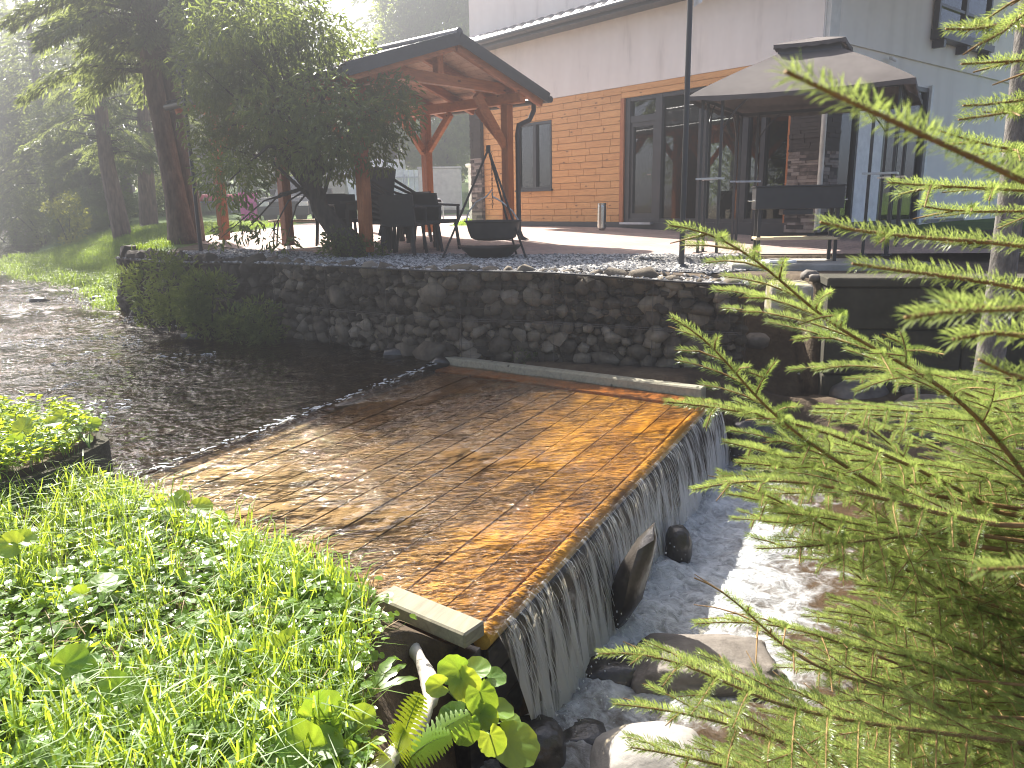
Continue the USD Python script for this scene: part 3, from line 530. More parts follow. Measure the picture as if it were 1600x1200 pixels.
# stones strewn as gravel along the top of the wall
QI = []
def quat_from_cols(R):
    """(n,3,3) rotation matrices -> (n,4) w x y z"""
    m = R; q = np.empty((len(m), 4)); tr = m[:, 0, 0] + m[:, 1, 1] + m[:, 2, 2]
    K = np.empty((len(m), 4, 4)); a = m
    K[:, 0] = np.stack([tr, a[:, 2, 1] - a[:, 1, 2], a[:, 0, 2] - a[:, 2, 0], a[:, 1, 0] - a[:, 0, 1]], 1)
    K[:, 1] = np.stack([a[:, 2, 1] - a[:, 1, 2], a[:, 0, 0] - a[:, 1, 1] - a[:, 2, 2], a[:, 1, 0] + a[:, 0, 1], a[:, 0, 2] + a[:, 2, 0]], 1)
    K[:, 2] = np.stack([a[:, 0, 2] - a[:, 2, 0], a[:, 1, 0] + a[:, 0, 1], a[:, 1, 1] - a[:, 0, 0] - a[:, 2, 2], a[:, 2, 1] + a[:, 1, 2]], 1)
    K[:, 3] = np.stack([a[:, 1, 0] - a[:, 0, 1], a[:, 0, 2] + a[:, 2, 0], a[:, 2, 1] + a[:, 1, 2], a[:, 2, 2] - a[:, 0, 0] - a[:, 1, 1]], 1)
    w, V = np.linalg.eigh(K); return V[:, :, -1]
def rand_rot(n, g, tilt=math.pi):
    yaw = g.uniform(0, 2 * np.pi, n); ax = g.uniform(0, 2 * np.pi, n); t = g.uniform(0, 1, n) * tilt
    u = np.stack([np.cos(ax), np.sin(ax), 0 * ax], 1); q1 = np.column_stack([np.cos(t / 2), u * np.sin(t / 2)[:, None]]); q2 = np.column_stack([np.cos(yaw / 2), 0 * yaw, 0 * yaw, np.sin(yaw / 2)])
    return qmul(q1, q2)
def qmul(a, b):
    w1, x1, y1, z1 = a.T; w2, x2, y2, z2 = b.T
    return np.stack([w1 * w2 - x1 * x2 - y1 * y2 - z1 * z2, w1 * x2 + x1 * w2 + y1 * z2 - z1 * y2, w1 * y2 - x1 * z2 + y1 * w2 + z1 * x2, w1 * z2 + x1 * y2 - y1 * x2 + z1 * w2], 1)
def instancer(name, protos, pos, quat, scale, idx, parent=None, label=None, cat=None):
    """protos: list of lists of (name, mesh, material, smooth)"""
    path = numbered((str(parent.GetPath()) if parent is not None else '/World') + '/' + name); pi = UsdGeom.PointInstancer.Define(stage, path); rel = pi.CreatePrototypesRel()
    for k, pr in enumerate(protos):
        x = UsdGeom.Xform.Define(stage, f'{path}/kind_{k:03d}'); rel.AddTarget(x.GetPath())
        for (nm, me, ma, sm) in pr: usdkit.mesh(stage, f'{path}/kind_{k:03d}/{nm}', me.get() if isinstance(me, MB) else me, ma, smooth=sm)
    pi.CreatePositionsAttr(Vt.Vec3fArray.FromNumpy(np.asarray(pos, np.float32))); pi.CreateProtoIndicesAttr(Vt.IntArray.FromNumpy(np.asarray(idx, np.int32)))
    q = np.asarray(quat, np.float32); pi.CreateOrientationsAttr(Vt.QuathArray.FromNumpy(np.column_stack([q[:, 1:], q[:, :1]]).astype(np.float16)))
    sc = np.asarray(scale, np.float32); pi.CreateScalesAttr(Vt.Vec3fArray.FromNumpy(np.repeat(sc[:, None], 3, 1) if sc.ndim == 1 else sc))
    return meta(pi.GetPrim(), label, cat, None, 'stuff')
def scatter(poly, n, g):
    x0, y0, x1, y1 = poly.bounds; out = np.zeros((0, 2))
    while len(out) < n:
        p = np.column_stack([g.uniform(x0, x1, 2 * n), g.uniform(y0, y1, 2 * n)]); out = np.vstack([out, p[shapely.contains(poly, shapely.points(p))]])
    return out[:n]
g = np.random.default_rng(31)
GR2 = shapely.union_all([GRAVEL_IN, GL.buffer(.42, single_sided=True), GL.buffer(-.42, single_sided=True)]).difference(STREAM).difference(DECK).difference(Polygon([(2.35, 7.0), (3.4, 7), (3.4, 8.3), (2.35, 8.2)]))
GR2 = GR2.intersection(Polygon(list(TERR.exterior.coords)))
p = scatter(GR2, 15000, g); z = np.maximum(ground(p[:, 0], p[:, 1]), np.where(shapely.distance(GL, shapely.points(p)) < .46, [gtop(GL.project(shapely.Point(q))) + .0 for q in p], 0))
instancer('gravel', [[('pebble', rock(.022 * a, .017 * b, .012, 50 + k, n=12), M['gravel'], False)] for k, (a, b) in enumerate(((1, 1), (1.3, .9), (.8, 1.1), (1.1, 1.2)))],
          np.column_stack([p, z + .012]), rand_rot(len(p), g, .9), g.uniform(.5, 1.4, len(p)), g.integers(0, 4, len(p)), label='loose grey gravel strewn between the paving and the gabion wall', cat='gravel')
#@@SECTION house
# ------------------------------------------------------------------ the house, in its own frame: origin at the corner, +X along the long wall away from us, +Y out of the long wall
A1, B1 = aty(862, 160, 17.5)[:2], aty(1160, 98, 13.9)[:2]; dX = unit(A1 - B1); HA = math.atan2(dX[1], dX[0]); nY = np.array([-dX[1], dX[0]])
if nY @ (-A1) < 0: raise SystemExit('house frame')
_d = ray(1268, 300)[:2]; _t = np.linalg.solve(np.column_stack([_d, -dX]), B1); CO = _d * _t[0]; CZ = 1.28
def onwall1(px, py):
    d = ray(px, py); n = np.array([*nY, 0]); t = ((np.array([*CO, 0]) - EYE) @ n) / (d @ n); p = EYE + t * d; return (p[:2] - CO) @ dX, p[2] - CZ
def onwall2(px, py):
    d = ray(px, py); n = np.array([*dX, 0]); t = ((np.array([*CO, 0]) - EYE) @ n) / (d @ n); p = EYE + t * d; return (p[:2] - CO) @ nY, p[2] - CZ
house = thing('house', 'large house with white rendered upper floor and orange timber ground floor', 'house', (*CO, CZ), HA)
xE = onwall1(741, 300)[0]; zB = onwall1(1000, 131)[1]; zG = onwall1(1000, 150)[1]; zEave = onwall1(860, 25)[1]; xW0, xW1 = onwall1(862, 240)[0], onwall1(808, 240)[0]; zW0, zW1 = onwall1(836, 296)[1], onwall1(836, 191)[1]
xD = onwall1(975, 250)[0]; xGR = onwall1(1229, 250)[0]; zS = .10; TH = .3; yR = -9.0; zTop = zEave + .0
print('house', CO, xE, zB, zG, zEave, xD, xGR, xW0, xW1, zW0, zW1)
def hb(name, lo, hi, m, par=house, bev=0.0, **k): return part(name, box(np.minimum(lo, hi), np.maximum(lo, hi), bev), m, par, **k)
# long wall: masonry behind the cladding, left open for the window and the glazing
hb('wall', (xD, -TH, -.3), (xW0, -.03, zB), M['stucco'], label='masonry behind the timber cladding')
hb('wall', (xW0, -TH, -.3), (xW1, -.03, zW0), M['stucco']); hb('wall', (xW0, -TH, zW1), (xW1, -.03, zB), M['stucco']); hb('wall', (xW1, -TH, -.3), (xE - .05, -.03, zB), M['stucco'])
hb('wall', (-.05, -TH, zG), (xD, -.03, zB), M['stucco'])
hb('upper_wall', (-.02, -TH, zB), (xE, .012, zTop + 1.6), M['stucco'], label='white rendered upper wall on the long side')
hb('plinth', (0.0, -.2, -.35), (xE, .02, zS), M['dark_frame'], label='dark base strip')
g = np.random.default_rng(3); rows = 19; rh = (zB - zS) / rows                                        # cladding boards
for r in range(rows):
    z0, z1 = zS + r * rh, zS + (r + 1) * rh - .003
    spans = [(xD + .10, xE - .42)]
    if z1 > zW0 - .04 and z0 < zW1: spans = [(xD + .10, xW0 - .002), (xW1 + .002, xE - .42)]
    zc0, zc1 = z0, z1
    if len(spans) == 2 and z0 < zW0 - .06: spans.append((xW0, xW1)); zc1 = zW0 - .042
    elif len(spans) == 2 and z1 > zW1 + .02: spans.append((xW0, xW1)); zc0 = zW1 + .002
    for si, (a, b) in enumerate(spans):
        if si == 2: z0, z1 = zc0, min(zc1, z1)
        x = a; first = True
        while x < b - .01:
            L = g.uniform(.35, .85) if not first else g.uniform(.2, .8); e = min(b, x + L); e = b if b - e < .15 else e; dd = g.uniform(0, .003)
            part('board', hull([[x, -.03, z0], [e - .003, -.03, z0], [e - .003, -.03, z1], [x, -.03, z1], [x + .003, .0 + dd, z0 + .003], [e - .006, .0 + dd, z0 + .003], [e - .006, .0 + dd, z1 - .005], [x + .003, .0 + dd, z1 - .005]]), M['wood_wall'], house); x = e; first = False
nb = 2; bh = (zB - zG) / nb
for r in range(nb):
    x = .32
    while x < xD + .1 - .02:
        e = min(xD + .10, x + g.uniform(1.2, 2.4)); part('board', box((x, -.03, zG + r * bh + .003), (e - .003, .006, zG + (r + 1) * bh - .003), .004), M['wood_wall'], house); x = e
hb('corner_trim', (xD + .0, -.10, zS), (xD + .10, .02, zG), M['timber_up'], label='reddish timber post beside the glazed doors')
# window with curtain
wn = hb('window', (xW0, -.10, zW0), (xW0 + .06, .015, zW1), M['dark_frame']); 
wn = UsdGeom.Xform.Define(stage, '/World/house/window_frames').GetPrim()
stage.RemovePrim('/World/house/window'); used.pop('/World/house/window', None); stage.RemovePrim('/World/house/window_frames')
fm = MB(); fw = .055; xm = (xW0 + xW1) / 2 - .02
for lo, hi in (((xW0, zW0), (xW1, zW0 + fw)), ((xW0, zW1 - fw), (xW1, zW1)), ((xW0, zW0 + fw), (xW0 + fw, zW1 - fw)), ((xW1 - fw, zW0 + fw), (xW1, zW1 - fw)), ((xm - .05, zW0 + fw), (xm + .05, zW1 - fw))): fm.box((lo[0], -.09, lo[1]), (hi[0], .008, hi[1]))
win = part('window', fm, M['dark_frame'], house, label='dark framed window with a curtain')
part('pane', box((xW0 + fw, -.05, zW0 + fw), (xm - .05, -.046, zW1 - fw)), M['glass'], win); part('pane', box((xm + .05, -.05, zW0 + fw), (xW1 - fw, -.046, zW1 - fw)), M['glass'], win)
part('sill', box((xW0 - .04, -.06, zW0 - .04), (xW1 + .04, .06, zW0 - .003)), M['dark_frame'], win)
cu = MB(); xs = np.linspace(xW0 + .05, xW1 - .05, 60); cu.add(np.vstack([np.column_stack([xs, -.22 + .03 * np.sin(xs * 42), 0 * xs + zW0]), np.column_stack([xs, -.22 + .03 * np.sin(xs * 42 + .5), 0 * xs + zW1])]), [[i, i + 1, i + 61, i + 60] for i in range(59) if not 26 < i < 36])
part('curtain', cu, M['curtain'], house, smooth=True)
# glazed front: mullions by their place in the picture
ed = [onwall1(p, 260)[0] for p in (975, 982, 1021, 1031, 1088, 1101, 1154, 1165, 1185, 1192, 1227)]
gl = MB()
for a, b in ((0, 1), (2, 3), (4, 5), (6, 7), (8, 9)): gl.box((ed[b], -.16, zS), (ed[a], -.02, zG))
gl.box((ed[10], -.155, zG - .07), (ed[0], -.025, zG)); gl.box((ed[10], -.155, zS), (ed[0], -.025, zS + .07)); zt = onwall1(1000, 185)[1]; gl.box((ed[2], -.15, zt - .06), (ed[1], -.03, zt + .06))
glz = part('glazed_front', gl, M['dark_frame'], house, label='tall dark framed glass front')
for a, b in ((1, 2), (3, 4), (5, 6), (7, 8), (9, 10)): part('pane', box((ed[b], -.094, zS + .07), (ed[a], -.09, zG - .07)), M['glass'], glz)
dl = MB(); 
for lo, hi in (((ed[2], zS + .07), (ed[2] + .07, zt - .06)), ((ed[1] - .07, zS + .07), (ed[1], zt - .06)), ((ed[2] + .07, zS + .07), (ed[1] - .07, zS + .17)), ((ed[2] + .07, zt - .14), (ed[1] - .07, zt - .06))): dl.box((lo[0], -.13, lo[1]), (hi[0], -.05, hi[1]))
dr = part('door', dl, M['dark_frame'], house, label='narrow glazed door leaf under a fanlight')
dh = MB(); dh.tube([(ed[2] + .035, -.01, 1.0), (ed[2] + .035, .03, 1.0), (ed[2] + .12, .035, 1.0)], .009, 6); part('handle', dh, M['steel'], dr)
hb('threshold', (ed[2] - .05, -.02, zS - .04), (ed[0], .12, zS + .0), M['galv'])
hb('corner_trim', (xGR - .055, -.10, zS), (xGR - .003, .02, zG), M['timber_up'])
# stone clad pillars
def cladding(lo, hi, par, seed):
    """thin ledge stones on the two seen faces of a pillar"""
    gg = np.random.default_rng(seed); z = lo[2]
    while z < hi[2] - .01:
        h = min(gg.uniform(.035, .075), hi[2] - z)
        for ax in (0, 1):
            a, b = (lo[0], hi[0]) if ax == 0 else (lo[1], hi[1]); x = a
            while x < b - .005:
                e = min(b, x + gg.uniform(.12, .34)); d = gg.uniform(.004, .028)
                if ax == 0: yield box((x + .002, hi[1] + .001, z + .002), (e - .002, hi[1] + d, z + h - .002))
                else: yield box((lo[0] - d, x + .002, z + .002), (lo[0] - .001, e - .002, z + h - .002))
                x = e
        z += h
M['ledge'] = rough_mat('ledge', [(.2, (.05, .04, .034)), (.5, (.13, .10, .085)), (.8, (.25, .205, .175))], scale=9, rough=.9, bump=.7, island=.9, bscale=40)
M['ledge_one'] = rough_mat('ledge_one', [(.2, (.05, .04, .034)), (.5, (.13, .10, .085)), (.8, (.25, .205, .175))], scale=9, rough=.9, bump=.7, rnd=.9, bscale=40)
for nm, lo, hi, sd in (('pillar', (-.12, -.55, -.05), (xGR - .06, .05, zB - .002), 1), ('pillar', (xE - .40, -.40, -.05), (xE + .02, .06, zB - .002), 2)):
    pl = part(nm, box(lo, hi), M['ledge'], house, label='stone clad corner pillar' if sd == 1 else 'stone clad pillar at the far end')
    st = list(cladding(lo, hi, pl, sd))
    for s in st[:150]: part('stone', s, M['ledge_one'], pl)
    if st[150:]:
        mb = MB(); [mb.add(*s) for s in st[150:]]; part('ledge_stones', mb, M['ledge'], pl, kind='stuff')
# second wall, turned to the right
yA = -.55; y0, y1, y2, y3, y4 = (onwall2(p, 230)[0] for p in (1308, 1338, 1378, 1440, 1447)); zD2 = onwall2(1420, 132)[1]; yEnd = -13.0; zL = onwall2(1415, 91)[1]
hb('side_wall', (.0, yEnd, -.5), (TH, y4, zD2), M['stucco_white']); hb('side_wall', (.012, yEnd, zD2), (TH, -.31, zL), M['stucco_white'])
hb('upper_side_wall', (-.035, yEnd, zL), (TH - .01, -.001, zTop + 3.2), M['stucco_white'], label='white rendered upper wall on the short side')
hb('downpipe_box', (-.11, -.31, zB), (-.036, -.02, zTop + 1.5), M['cream_pipe'], label='cream boxed corner strip above the gazebo')
sg = MB()
for a, b in ((y0, y0 - .07), (y1 + .05, y1), (y2 + .03, y2 - .05), (y3, y3 - .07)): sg.box((-.01, b, .0), (.10, a, zD2))
sg.box((-.008, y3 - .06, zD2 - .08), (.098, y0, zD2)); sg.box((-.008, y3, .0), (.098, y0, .08))
sgp = part('side_glazing', sg, M['dark_frame'], house)
for a, b in ((y0 - .07, y1 + .05), (y2 - .05, y3)): part('pane', box((.04, b, .08), (.045, a, zD2 - .08)), M['glass'], sgp)
wd = part('side_door', box((-.02, y2 + .03, .08), (.05, y1, zD2 - .08)), M['white_paint'], house, label='white panel door beside the dark glazing'); 
hb('white_frame', (-.06, y3 - .17, .0), (.0, y3 - .07, zD2 + .05), M['white_paint'])
hb('reveal', (.1, y0, .0), (.3, -.55, zD2), M['stucco'])
# upper side window with its dark box
o0, o1 = onwall2(1452, 40)[0], onwall2(1535, 40)[0]; zo0, zo1 = onwall2(1455, 62)[1], onwall2(1455, -60)[1]
ow = MB(); ow.box((-.28, o1, zo0 - .02), (-.04, o0, zo0 + .10)); ow.box((-.22, o1, zo0 + .10), (-.04, o0, zo0 + .16))
for a, b in ((o0, o0 - .07), (o1 + .07, o1), ((o0 + o1) / 2 + .05, (o0 + o1) / 2 - .05)): ow.box((-.16, b, zo0 + .16), (-.06, a, zo1))
for zz in (zo0 + .55, zo0 + 1.0): ow.box((-.15, o1 + .07, zz), (-.07, o0 - .07, zz + .05))
owp = part('upper_window', ow, M['dark_frame'], house, label='black framed upper window with a deep sill')
for a, b in ((o0 - .07, (o0 + o1) / 2 + .05), ((o0 + o1) / 2 - .05, o1 + .07)): part('pane', box((-.11, b, zo0 + .16), (-.105, a, zo1)), M['glass'], owp)
for yy in (o0 - .15, (o0 + o1) / 2, o1 + .15): hb('bracket', (-.25, yy - .05, zo0 - .16), (-.04, yy + .05, zo0 - .025), M['dark_frame'])
pw = MB(); pw.tube([(-.2, .13, -.0), (-.2, .13, zB - .05), (-.14, .05, zB + .15)], .042, 10); part('downpipe', pw, M['cream_pipe'], house, smooth=40, label='cream downpipe in front of the stone pillar')
# inside
hb('room_floor', (-.0, -6.5, -.02), (xE - .4, -.31, .05), M['room_floor']); hb('room_wall', (.3, -6.6, .05), (xE - .3, -6.45, zB), M['beige_wall']); hb('room_wall', (xW0 - .5, -6.4, .05), (xW0 - .4, -.31, zB - .06), M['beige_wall']); hb('ceiling', (.3, -6.45, zB - .05), (xE - .3, -.31, zB + .02), M['beige_wall'])
hb('inner_door', (onwall1(1080, 260)[0] + .5, -4.2, .05), (onwall1(1050, 260)[0] + .7, -4.1, 2.3), M['brown_door'])
hb('partition', (onwall1(1092, 260)[0] - .1, -4.25, .05), (onwall1(1020, 260)[0] + 1.6, -4.2, zB - .06), M['beige_wall'])
sx1 = .62; sx0 = sx1 + 2.15; st = MB(); n = 9
stt = thing('staircase', 'dark open staircase seen through the glass front', 'staircase', (*CO, CZ), HA)
for q in (-1.25, -2.05):
    s1 = MB(); s1.bar((sx0, q, .12), (sx1, q, 2.40), .05, .24); part('stringer', s1, M['dark_frame'], stt)
for k in range(n):
    t = (k + .6) / n; x = sx0 + t * (sx1 - sx0); part('tread', box((x - .13, -2.02, .10 + t * 2.3), (x + .13, -1.28, .15 + t * 2.3)), M['dark_frame'], stt)
# roof
OV = .42; PT = math.radians(24); zr = zTop - .02
def roofp(x, s, lift=0): return [x, OV - s * math.cos(PT), zr - OV * math.tan(PT) + OV * math.tan(PT) * 0 + s * math.sin(PT) + lift]
xr0, xr1 = -6.0, xE + .35
rf = MB(); v = [roofp(xr0, 0), roofp(xr1, 0), roofp(xr1, 9), roofp(xr0, 9), roofp(xr0, 0, -.12), roofp(xr1, 0, -.12), roofp(xr1, 9, -.12), roofp(xr0, 9, -.12)]
rf.add(v, [[0, 1, 2, 3], [7, 6, 5, 4], [0, 4, 5, 1], [1, 5, 6, 2], [2, 6, 7, 3], [3, 7, 4, 0]]); roof = part('roof', rf, M['roof_tile'], house)
cnt = 0; mbx = MB()
for r in range(14):
    s0 = r * .34
    for x in np.arange(xr1 - .02, 1.5, -.30):
        us = np.linspace(0, 1, 5); hgt = .012 + .03 * np.sin(us * np.pi); top = [roofp(x - .29 * u, s0 - .02, .014 + h) for u, h in zip(us, hgt)] + [roofp(x - .29 * u, s0 + .36, .004 + h) for u, h in zip(us, hgt)]; bot = [roofp(x - .29 * u, s0 - .02, .0) for u in us]
        vv = top + bot; ff = [[i, i + 1, i + 6, i + 5] for i in range(4)] + [[10 + i, 11 + i, i + 1, i] for i in range(4)]
        if cnt < 290: part('tile', (np.array(vv), np.array(ff)), M['roof_tile'], roof, smooth=True); cnt += 1
        else: mbx.add(vv, ff)
part('far_tiles', mbx, M['roof_tile'], roof, kind='stuff')
gt = MB(); zg = roofp(0, 0)[2]; gt.tube([(xr0, OV + .05, zg - .07), (xr1, OV + .05, zg - .07)], .065, 10); part('gutter', gt, M['dark_frame'], house, smooth=40)
hb('fascia', (xr0, OV - .06, zg - .18), (xr1 - .02, OV - .02, zg - .02), M['dark_frame']); hb('soffit', (xr0, .013, zg - .17), (xr1 - .05, OV - .06, zg - .13), M['dark_frame'])
hb('end_wall', (xE - .3, -8.5, -.3), (xE - .02, -TH, zTop + .1), M['stucco'])
cm = thing('security_camera', 'small white bullet camera on the short white wall right of the gazebo', 'security camera', (*CO, CZ), HA); cy, cz = onwall2(1388, 93)
b_ = MB(); b_.tube([(-.036, cy + .05, cz), (-.08, cy + .05, cz)], .012, 8); part('bracket', b_, M['white_paint'], cm)
b_ = MB(); b_.tube([(-.08, cy + .09, cz + .01), (-.10, cy - .06, cz - .02)], .03, 12); part('body', b_, M['white_paint'], cm, smooth=40); b_ = MB(); b_.tube([(-.10, cy - .061, cz - .02), (-.1008, cy - .068, cz - .0215)], .022, 12); part('lens', b_, M['lens'], cm)
#@@SECTION pergola
# ------------------------------------------------------------------ pergola, in its own frame: x across the gable (to the right), y away along the ridge
PFL, PFR = np.array([-2.05, 11.2]), np.array([-.01, 13.5]); PW = np.linalg.norm(PFR - PFL); pgx = unit(PFR - PFL); pgy = np.array([-pgx[1], pgx[0]]); PL = 4.0
PC = (PFL + PFR) / 2 + pgy * PL / 2; PA = math.atan2(pgx[1], pgx[0]); PZ = 1.10
def pworld(x, y, z=0): return np.array([*(PC + pgx * x + pgy * y), PZ + z])
per = thing('pergola', 'orange timber pergola with a dark gabled roof beside the house', 'pergola', (*PC, PZ), PA)
hw, hl = PW / 2, PL / 2; zP = 2.28; rise = math.tan(math.radians(17.5)); OVX, OVY = .46, .42
for sx in (-1, 1):
    for y in (-hl, 0, hl):
        gz = float(pz(pworld(sx * hw, y)[1])) - PZ
        pb = part('post', box((sx * hw - .075, y - .075, gz + .07), (sx * hw + .075, y + .075, zP - .001), .008), M['timber_up'], per)
        ft = MB(); ft.box((sx * hw - .05, y - .05, gz), (sx * hw + .05, y + .05, gz + .015)); ft.box((sx * hw - .012, y - .04, gz + .015), (sx * hw + .012, y + .04, gz + .069)); part('post_foot', ft, M['galv'], pb)
        if y < hl - .1:
            b = MB(); b.bar((sx * hw, y + .06, zP - .62), (sx * hw, y + .66, zP - .03), .09, .11); part('brace', b, M['timber'], per)
        if y > -hl + .1:
            b = MB(); b.bar((sx * hw, y - .06, zP - .62), (sx * hw, y - .66, zP - .03), .09, .11); part('brace', b, M['timber'], per)
        b = MB(); b.bar((sx * (hw - .06), y, zP - .66), (sx * (hw - .72), y, zP + .10), .085, .12); part('brace', b, M['timber'], per)
    b = MB(); b.bar((sx * hw, -hl - OVY + .06, zP + .08), (sx * hw, hl + OVY - .06, zP + .08), .14, .16, bevel=.008); part('wall_plate', b, M['timber'], per)
for y in (-hl, 0, hl):
    b = MB(); b.bar((-hw - .16, y, zP + .241), (hw + .16, y, zP + .241), .13, .16, bevel=.008); part('tie_beam', b, M['timber'], per)
    b = MB(); b.box((-.06, y - .055, zP + .322), (.06, y + .055, zP + .16 + hw * rise - .02)); part('king_post', b, M['timber_up'], per)
zR = zP + .18 + hw * rise; xo = hw + OVX
for y in np.linspace(-hl - OVY + .05, hl + OVY - .05, 7):
    for sx in (-1, 1):
        b = MB(); b.bar((sx * xo, y, zR - xo * rise), (sx * .03, y, zR - .03 * rise), .08, .14, bevel=.006); part('rafter', b, M['timber'], per)
cb = 1 / math.cos(math.atan(rise))
for sx in (-1, 1):
    nb_ = 16
    for k in range(nb_):
        a, e = k / nb_ * xo + .004, (k + 1) / nb_ * xo - .004; f = lambda x, l: zR - x * rise + .078 * cb + l
        v = [[sx * a, -hl - OVY, f(a, 0)], [sx * e, -hl - OVY, f(e, 0)], [sx * e, hl + OVY, f(e, 0)], [sx * a, hl + OVY, f(a, 0)], [sx * a, -hl - OVY, f(a, .02)], [sx * e, -hl - OVY, f(e, .02)], [sx * e, hl + OVY, f(e, .02)], [sx * a, hl + OVY, f(a, .02)]]
        part('roof_board', hull(v), M['roof_board'], per)
    xs = np.linspace(0, xo + .06, 12); ys = np.arange(-hl - OVY - .05, hl + OVY + .06, .05); A, B = np.meshgrid(xs, ys, indexing='ij')
    rib = .022 * (np.abs(np.mod(B / .30 + .5, 1) - .5) < .1) + .012 * np.mod(A / .35, 1)
    tv = np.stack([sx * A, B, zR - A * rise + .135 + rib], -1).reshape(-1, 3); fa = grid_faces(len(xs), len(ys)); fa = fa if sx > 0 else fa[:, ::-1]
    part('roof_sheet', (np.vstack([tv, tv - [0, 0, .012]]), np.vstack([fa, fa[:, ::-1] + len(tv)])), M['roof_tile'], per, label='ribbed dark metal roof slope')
    for ye in (-hl - OVY - .06, hl + OVY + .06):
        b = MB(); b.bar((sx * (xo + .07), ye, zR - (xo + .07) * rise + .09), (0, ye, zR + .09), .025, .17, bevel=.003); part('barge_board', b, M['dark_frame'], per)
    b = MB(); b.tube([(sx * (xo + .10), -hl - OVY - .08, zR - xo * rise + .05), (sx * (xo + .10), hl + OVY + .05, zR - xo * rise + .05)], .055, 10); part('gutter', b, M['dark_frame'], per, smooth=40)
b = MB(); b.tube([(0, -hl - OVY - .06, zR + .165), (0, hl + OVY + .06, zR + .165)], .07, 10); part('ridge_cap', b, M['roof_tile'], per, smooth=40)
b = MB(); zg_ = zR - xo * rise; b.tube([(xo + .10, -hl - .12, zg_ + .02), (xo + .10, -hl - .12, zg_ - .10), (xo - .02, -hl - .12, zg_ - .26), (hw + .16, -hl - .12, zg_ - .36), (hw + .13, -hl - .12, zg_ - .50), (hw + .13, -hl - .12, .22), (hw + .16, -hl - .16, .10), (hw + .22, -hl - .24, .04)], .042, 10); part('downpipe', b, M['dark_frame'], per, smooth=40, label='dark bent downpipe on the right front post')

# ------------------------------------------------------------------ gazebo
G0, G1 = aty(1090, 393, 10.75)[:2], aty(1385, 380, 9.6)[:2]; ga = unit(G1 - G0); gb = np.array([-ga[1], ga[0]]); GW = np.linalg.norm(G1 - G0); GD = 2.2; GZ = 1.06; GA = math.atan2(ga[1], ga[0])
gaz = thing('gazebo', 'black metal gazebo with a two tier dark fabric canopy in front of the house', 'gazebo', (*G0, GZ), GA)
zE = aty(1083, 154, 10.75)[2] - GZ; print('gazebo', G0, G1, GW, zE)
for (x, y, dx_, dy_) in ((0, 0, 1, 1), (GW, 0, -1, 1), (0, GD, 1, -1), (GW, GD, -1, -1)):
    for px_, py_ in ((x, y), (x + .26 * dx_, y), (x, y + .26 * dy_)):
        part('leg', box((px_ - .018, py_ - .018, .012), (px_ + .018, py_ + .018, zE), .003), M['black_metal'], gaz)
        part('foot_plate', box((px_ - .05, py_ - .05, .0), (px_ + .05, py_ + .05, .011)), M['black_metal'], gaz)
    sh = MB(); sh.add([[x - .05 * dx_, y - .05 * dy_, .98], [x + .34 * dx_, y - .05 * dy_, .98], [x - .05 * dx_, y + .34 * dy_, .98], [x - .05 * dx_, y - .05 * dy_, 1.005], [x + .34 * dx_, y - .05 * dy_, 1.005], [x - .05 * dx_, y + .34 * dy_, 1.005]], [[0, 1, 2], [3, 4, 5], [0, 1, 4], [0, 4, 3], [1, 2, 5], [1, 5, 4], [2, 0, 3], [2, 3, 5]]); part('corner_shelf', sh, M['galv'], gaz)
    for (ux, uy) in ((dx_, 0), (0, dy_)):
        c = MB(); c.tube([(x + ux * (.26 + .45 * t), y + uy * (.26 + .45 * t), zE - .42 * (1 - t) ** 1.8) for t in np.linspace(0, 1, 7)], .011, 6); part('corner_brace', c, M['black_metal'], gaz)
for a, e in (((0, 0), (GW, 0)), ((GW, 0), (GW, GD)), ((GW, GD), (0, GD)), ((0, GD), (0, 0))):
    c = MB(); c.bar((*a, zE - .02), (*e, zE - .02), .03, .045); part('top_rail', c, M['black_metal'], gaz)
def canopy(x0, x1, y0, y1, z0, z1, inset, n=14, sag=.05, valance=.0):
    """four cloth panels rising from the eaves to an inner rectangle, sagging between the ribs"""
    mb = MB(); ox = [(x0, y0), (x1, y0), (x1, y1), (x0, y1)]; cx_, cy_ = (x0 + x1) / 2, (y0 + y1) / 2
    ix = [(cx_ + (x - cx_) * inset, cy_ + (y - cy_) * inset) for x, y in ox]
    for k in range(4):
        (ax, ay), (bx, by), (cx2, cy2), (dx2, dy2) = ox[k], ox[(k + 1) % 4], ix[(k + 1) % 4], ix[k]
        s, t = np.meshgrid(np.linspace(0, 1, n), np.linspace(0, 1, n), indexing='ij')
        x = (1 - t) * ((1 - s) * ax + s * bx) + t * ((1 - s) * dx2 + s * cx2); y = (1 - t) * ((1 - s) * ay + s * by) + t * ((1 - s) * dy2 + s * cy2)
        z = z0 + (z1 - z0) * t ** .92 - sag * 4 * s * (1 - s) * (1 - .5 * t) + sag * .35 * np.sin(s * 19 + k * 2 + t * 3) * t * (1 - t)
        mb.add(np.stack([x, y, z], -1).reshape(-1, 3), grid_faces(n, n))
        if valance:
            s1 = np.linspace(0, 1, n); top = np.column_stack([ax + (bx - ax) * s1, ay + (by - ay) * s1, z0 - sag * 4 * s1 * (1 - s1)]); bot = top - [0, 0, valance]; bot[:, 2] += .012 * np.sin(s1 * 30)
            mb.add(np.vstack([top, bot]), [[i + n, i + 1 + n, i + 1, i] for i in range(n - 1)])
    return mb
eo = .16
part('canopy', canopy(-eo, GW + eo, -eo, GD + eo, zE + .02, zE + .60, .26, sag=.035, valance=.06), M['fabric'], gaz, smooth=40, label='lower fabric tier')
mx, my = GW / 2, GD / 2
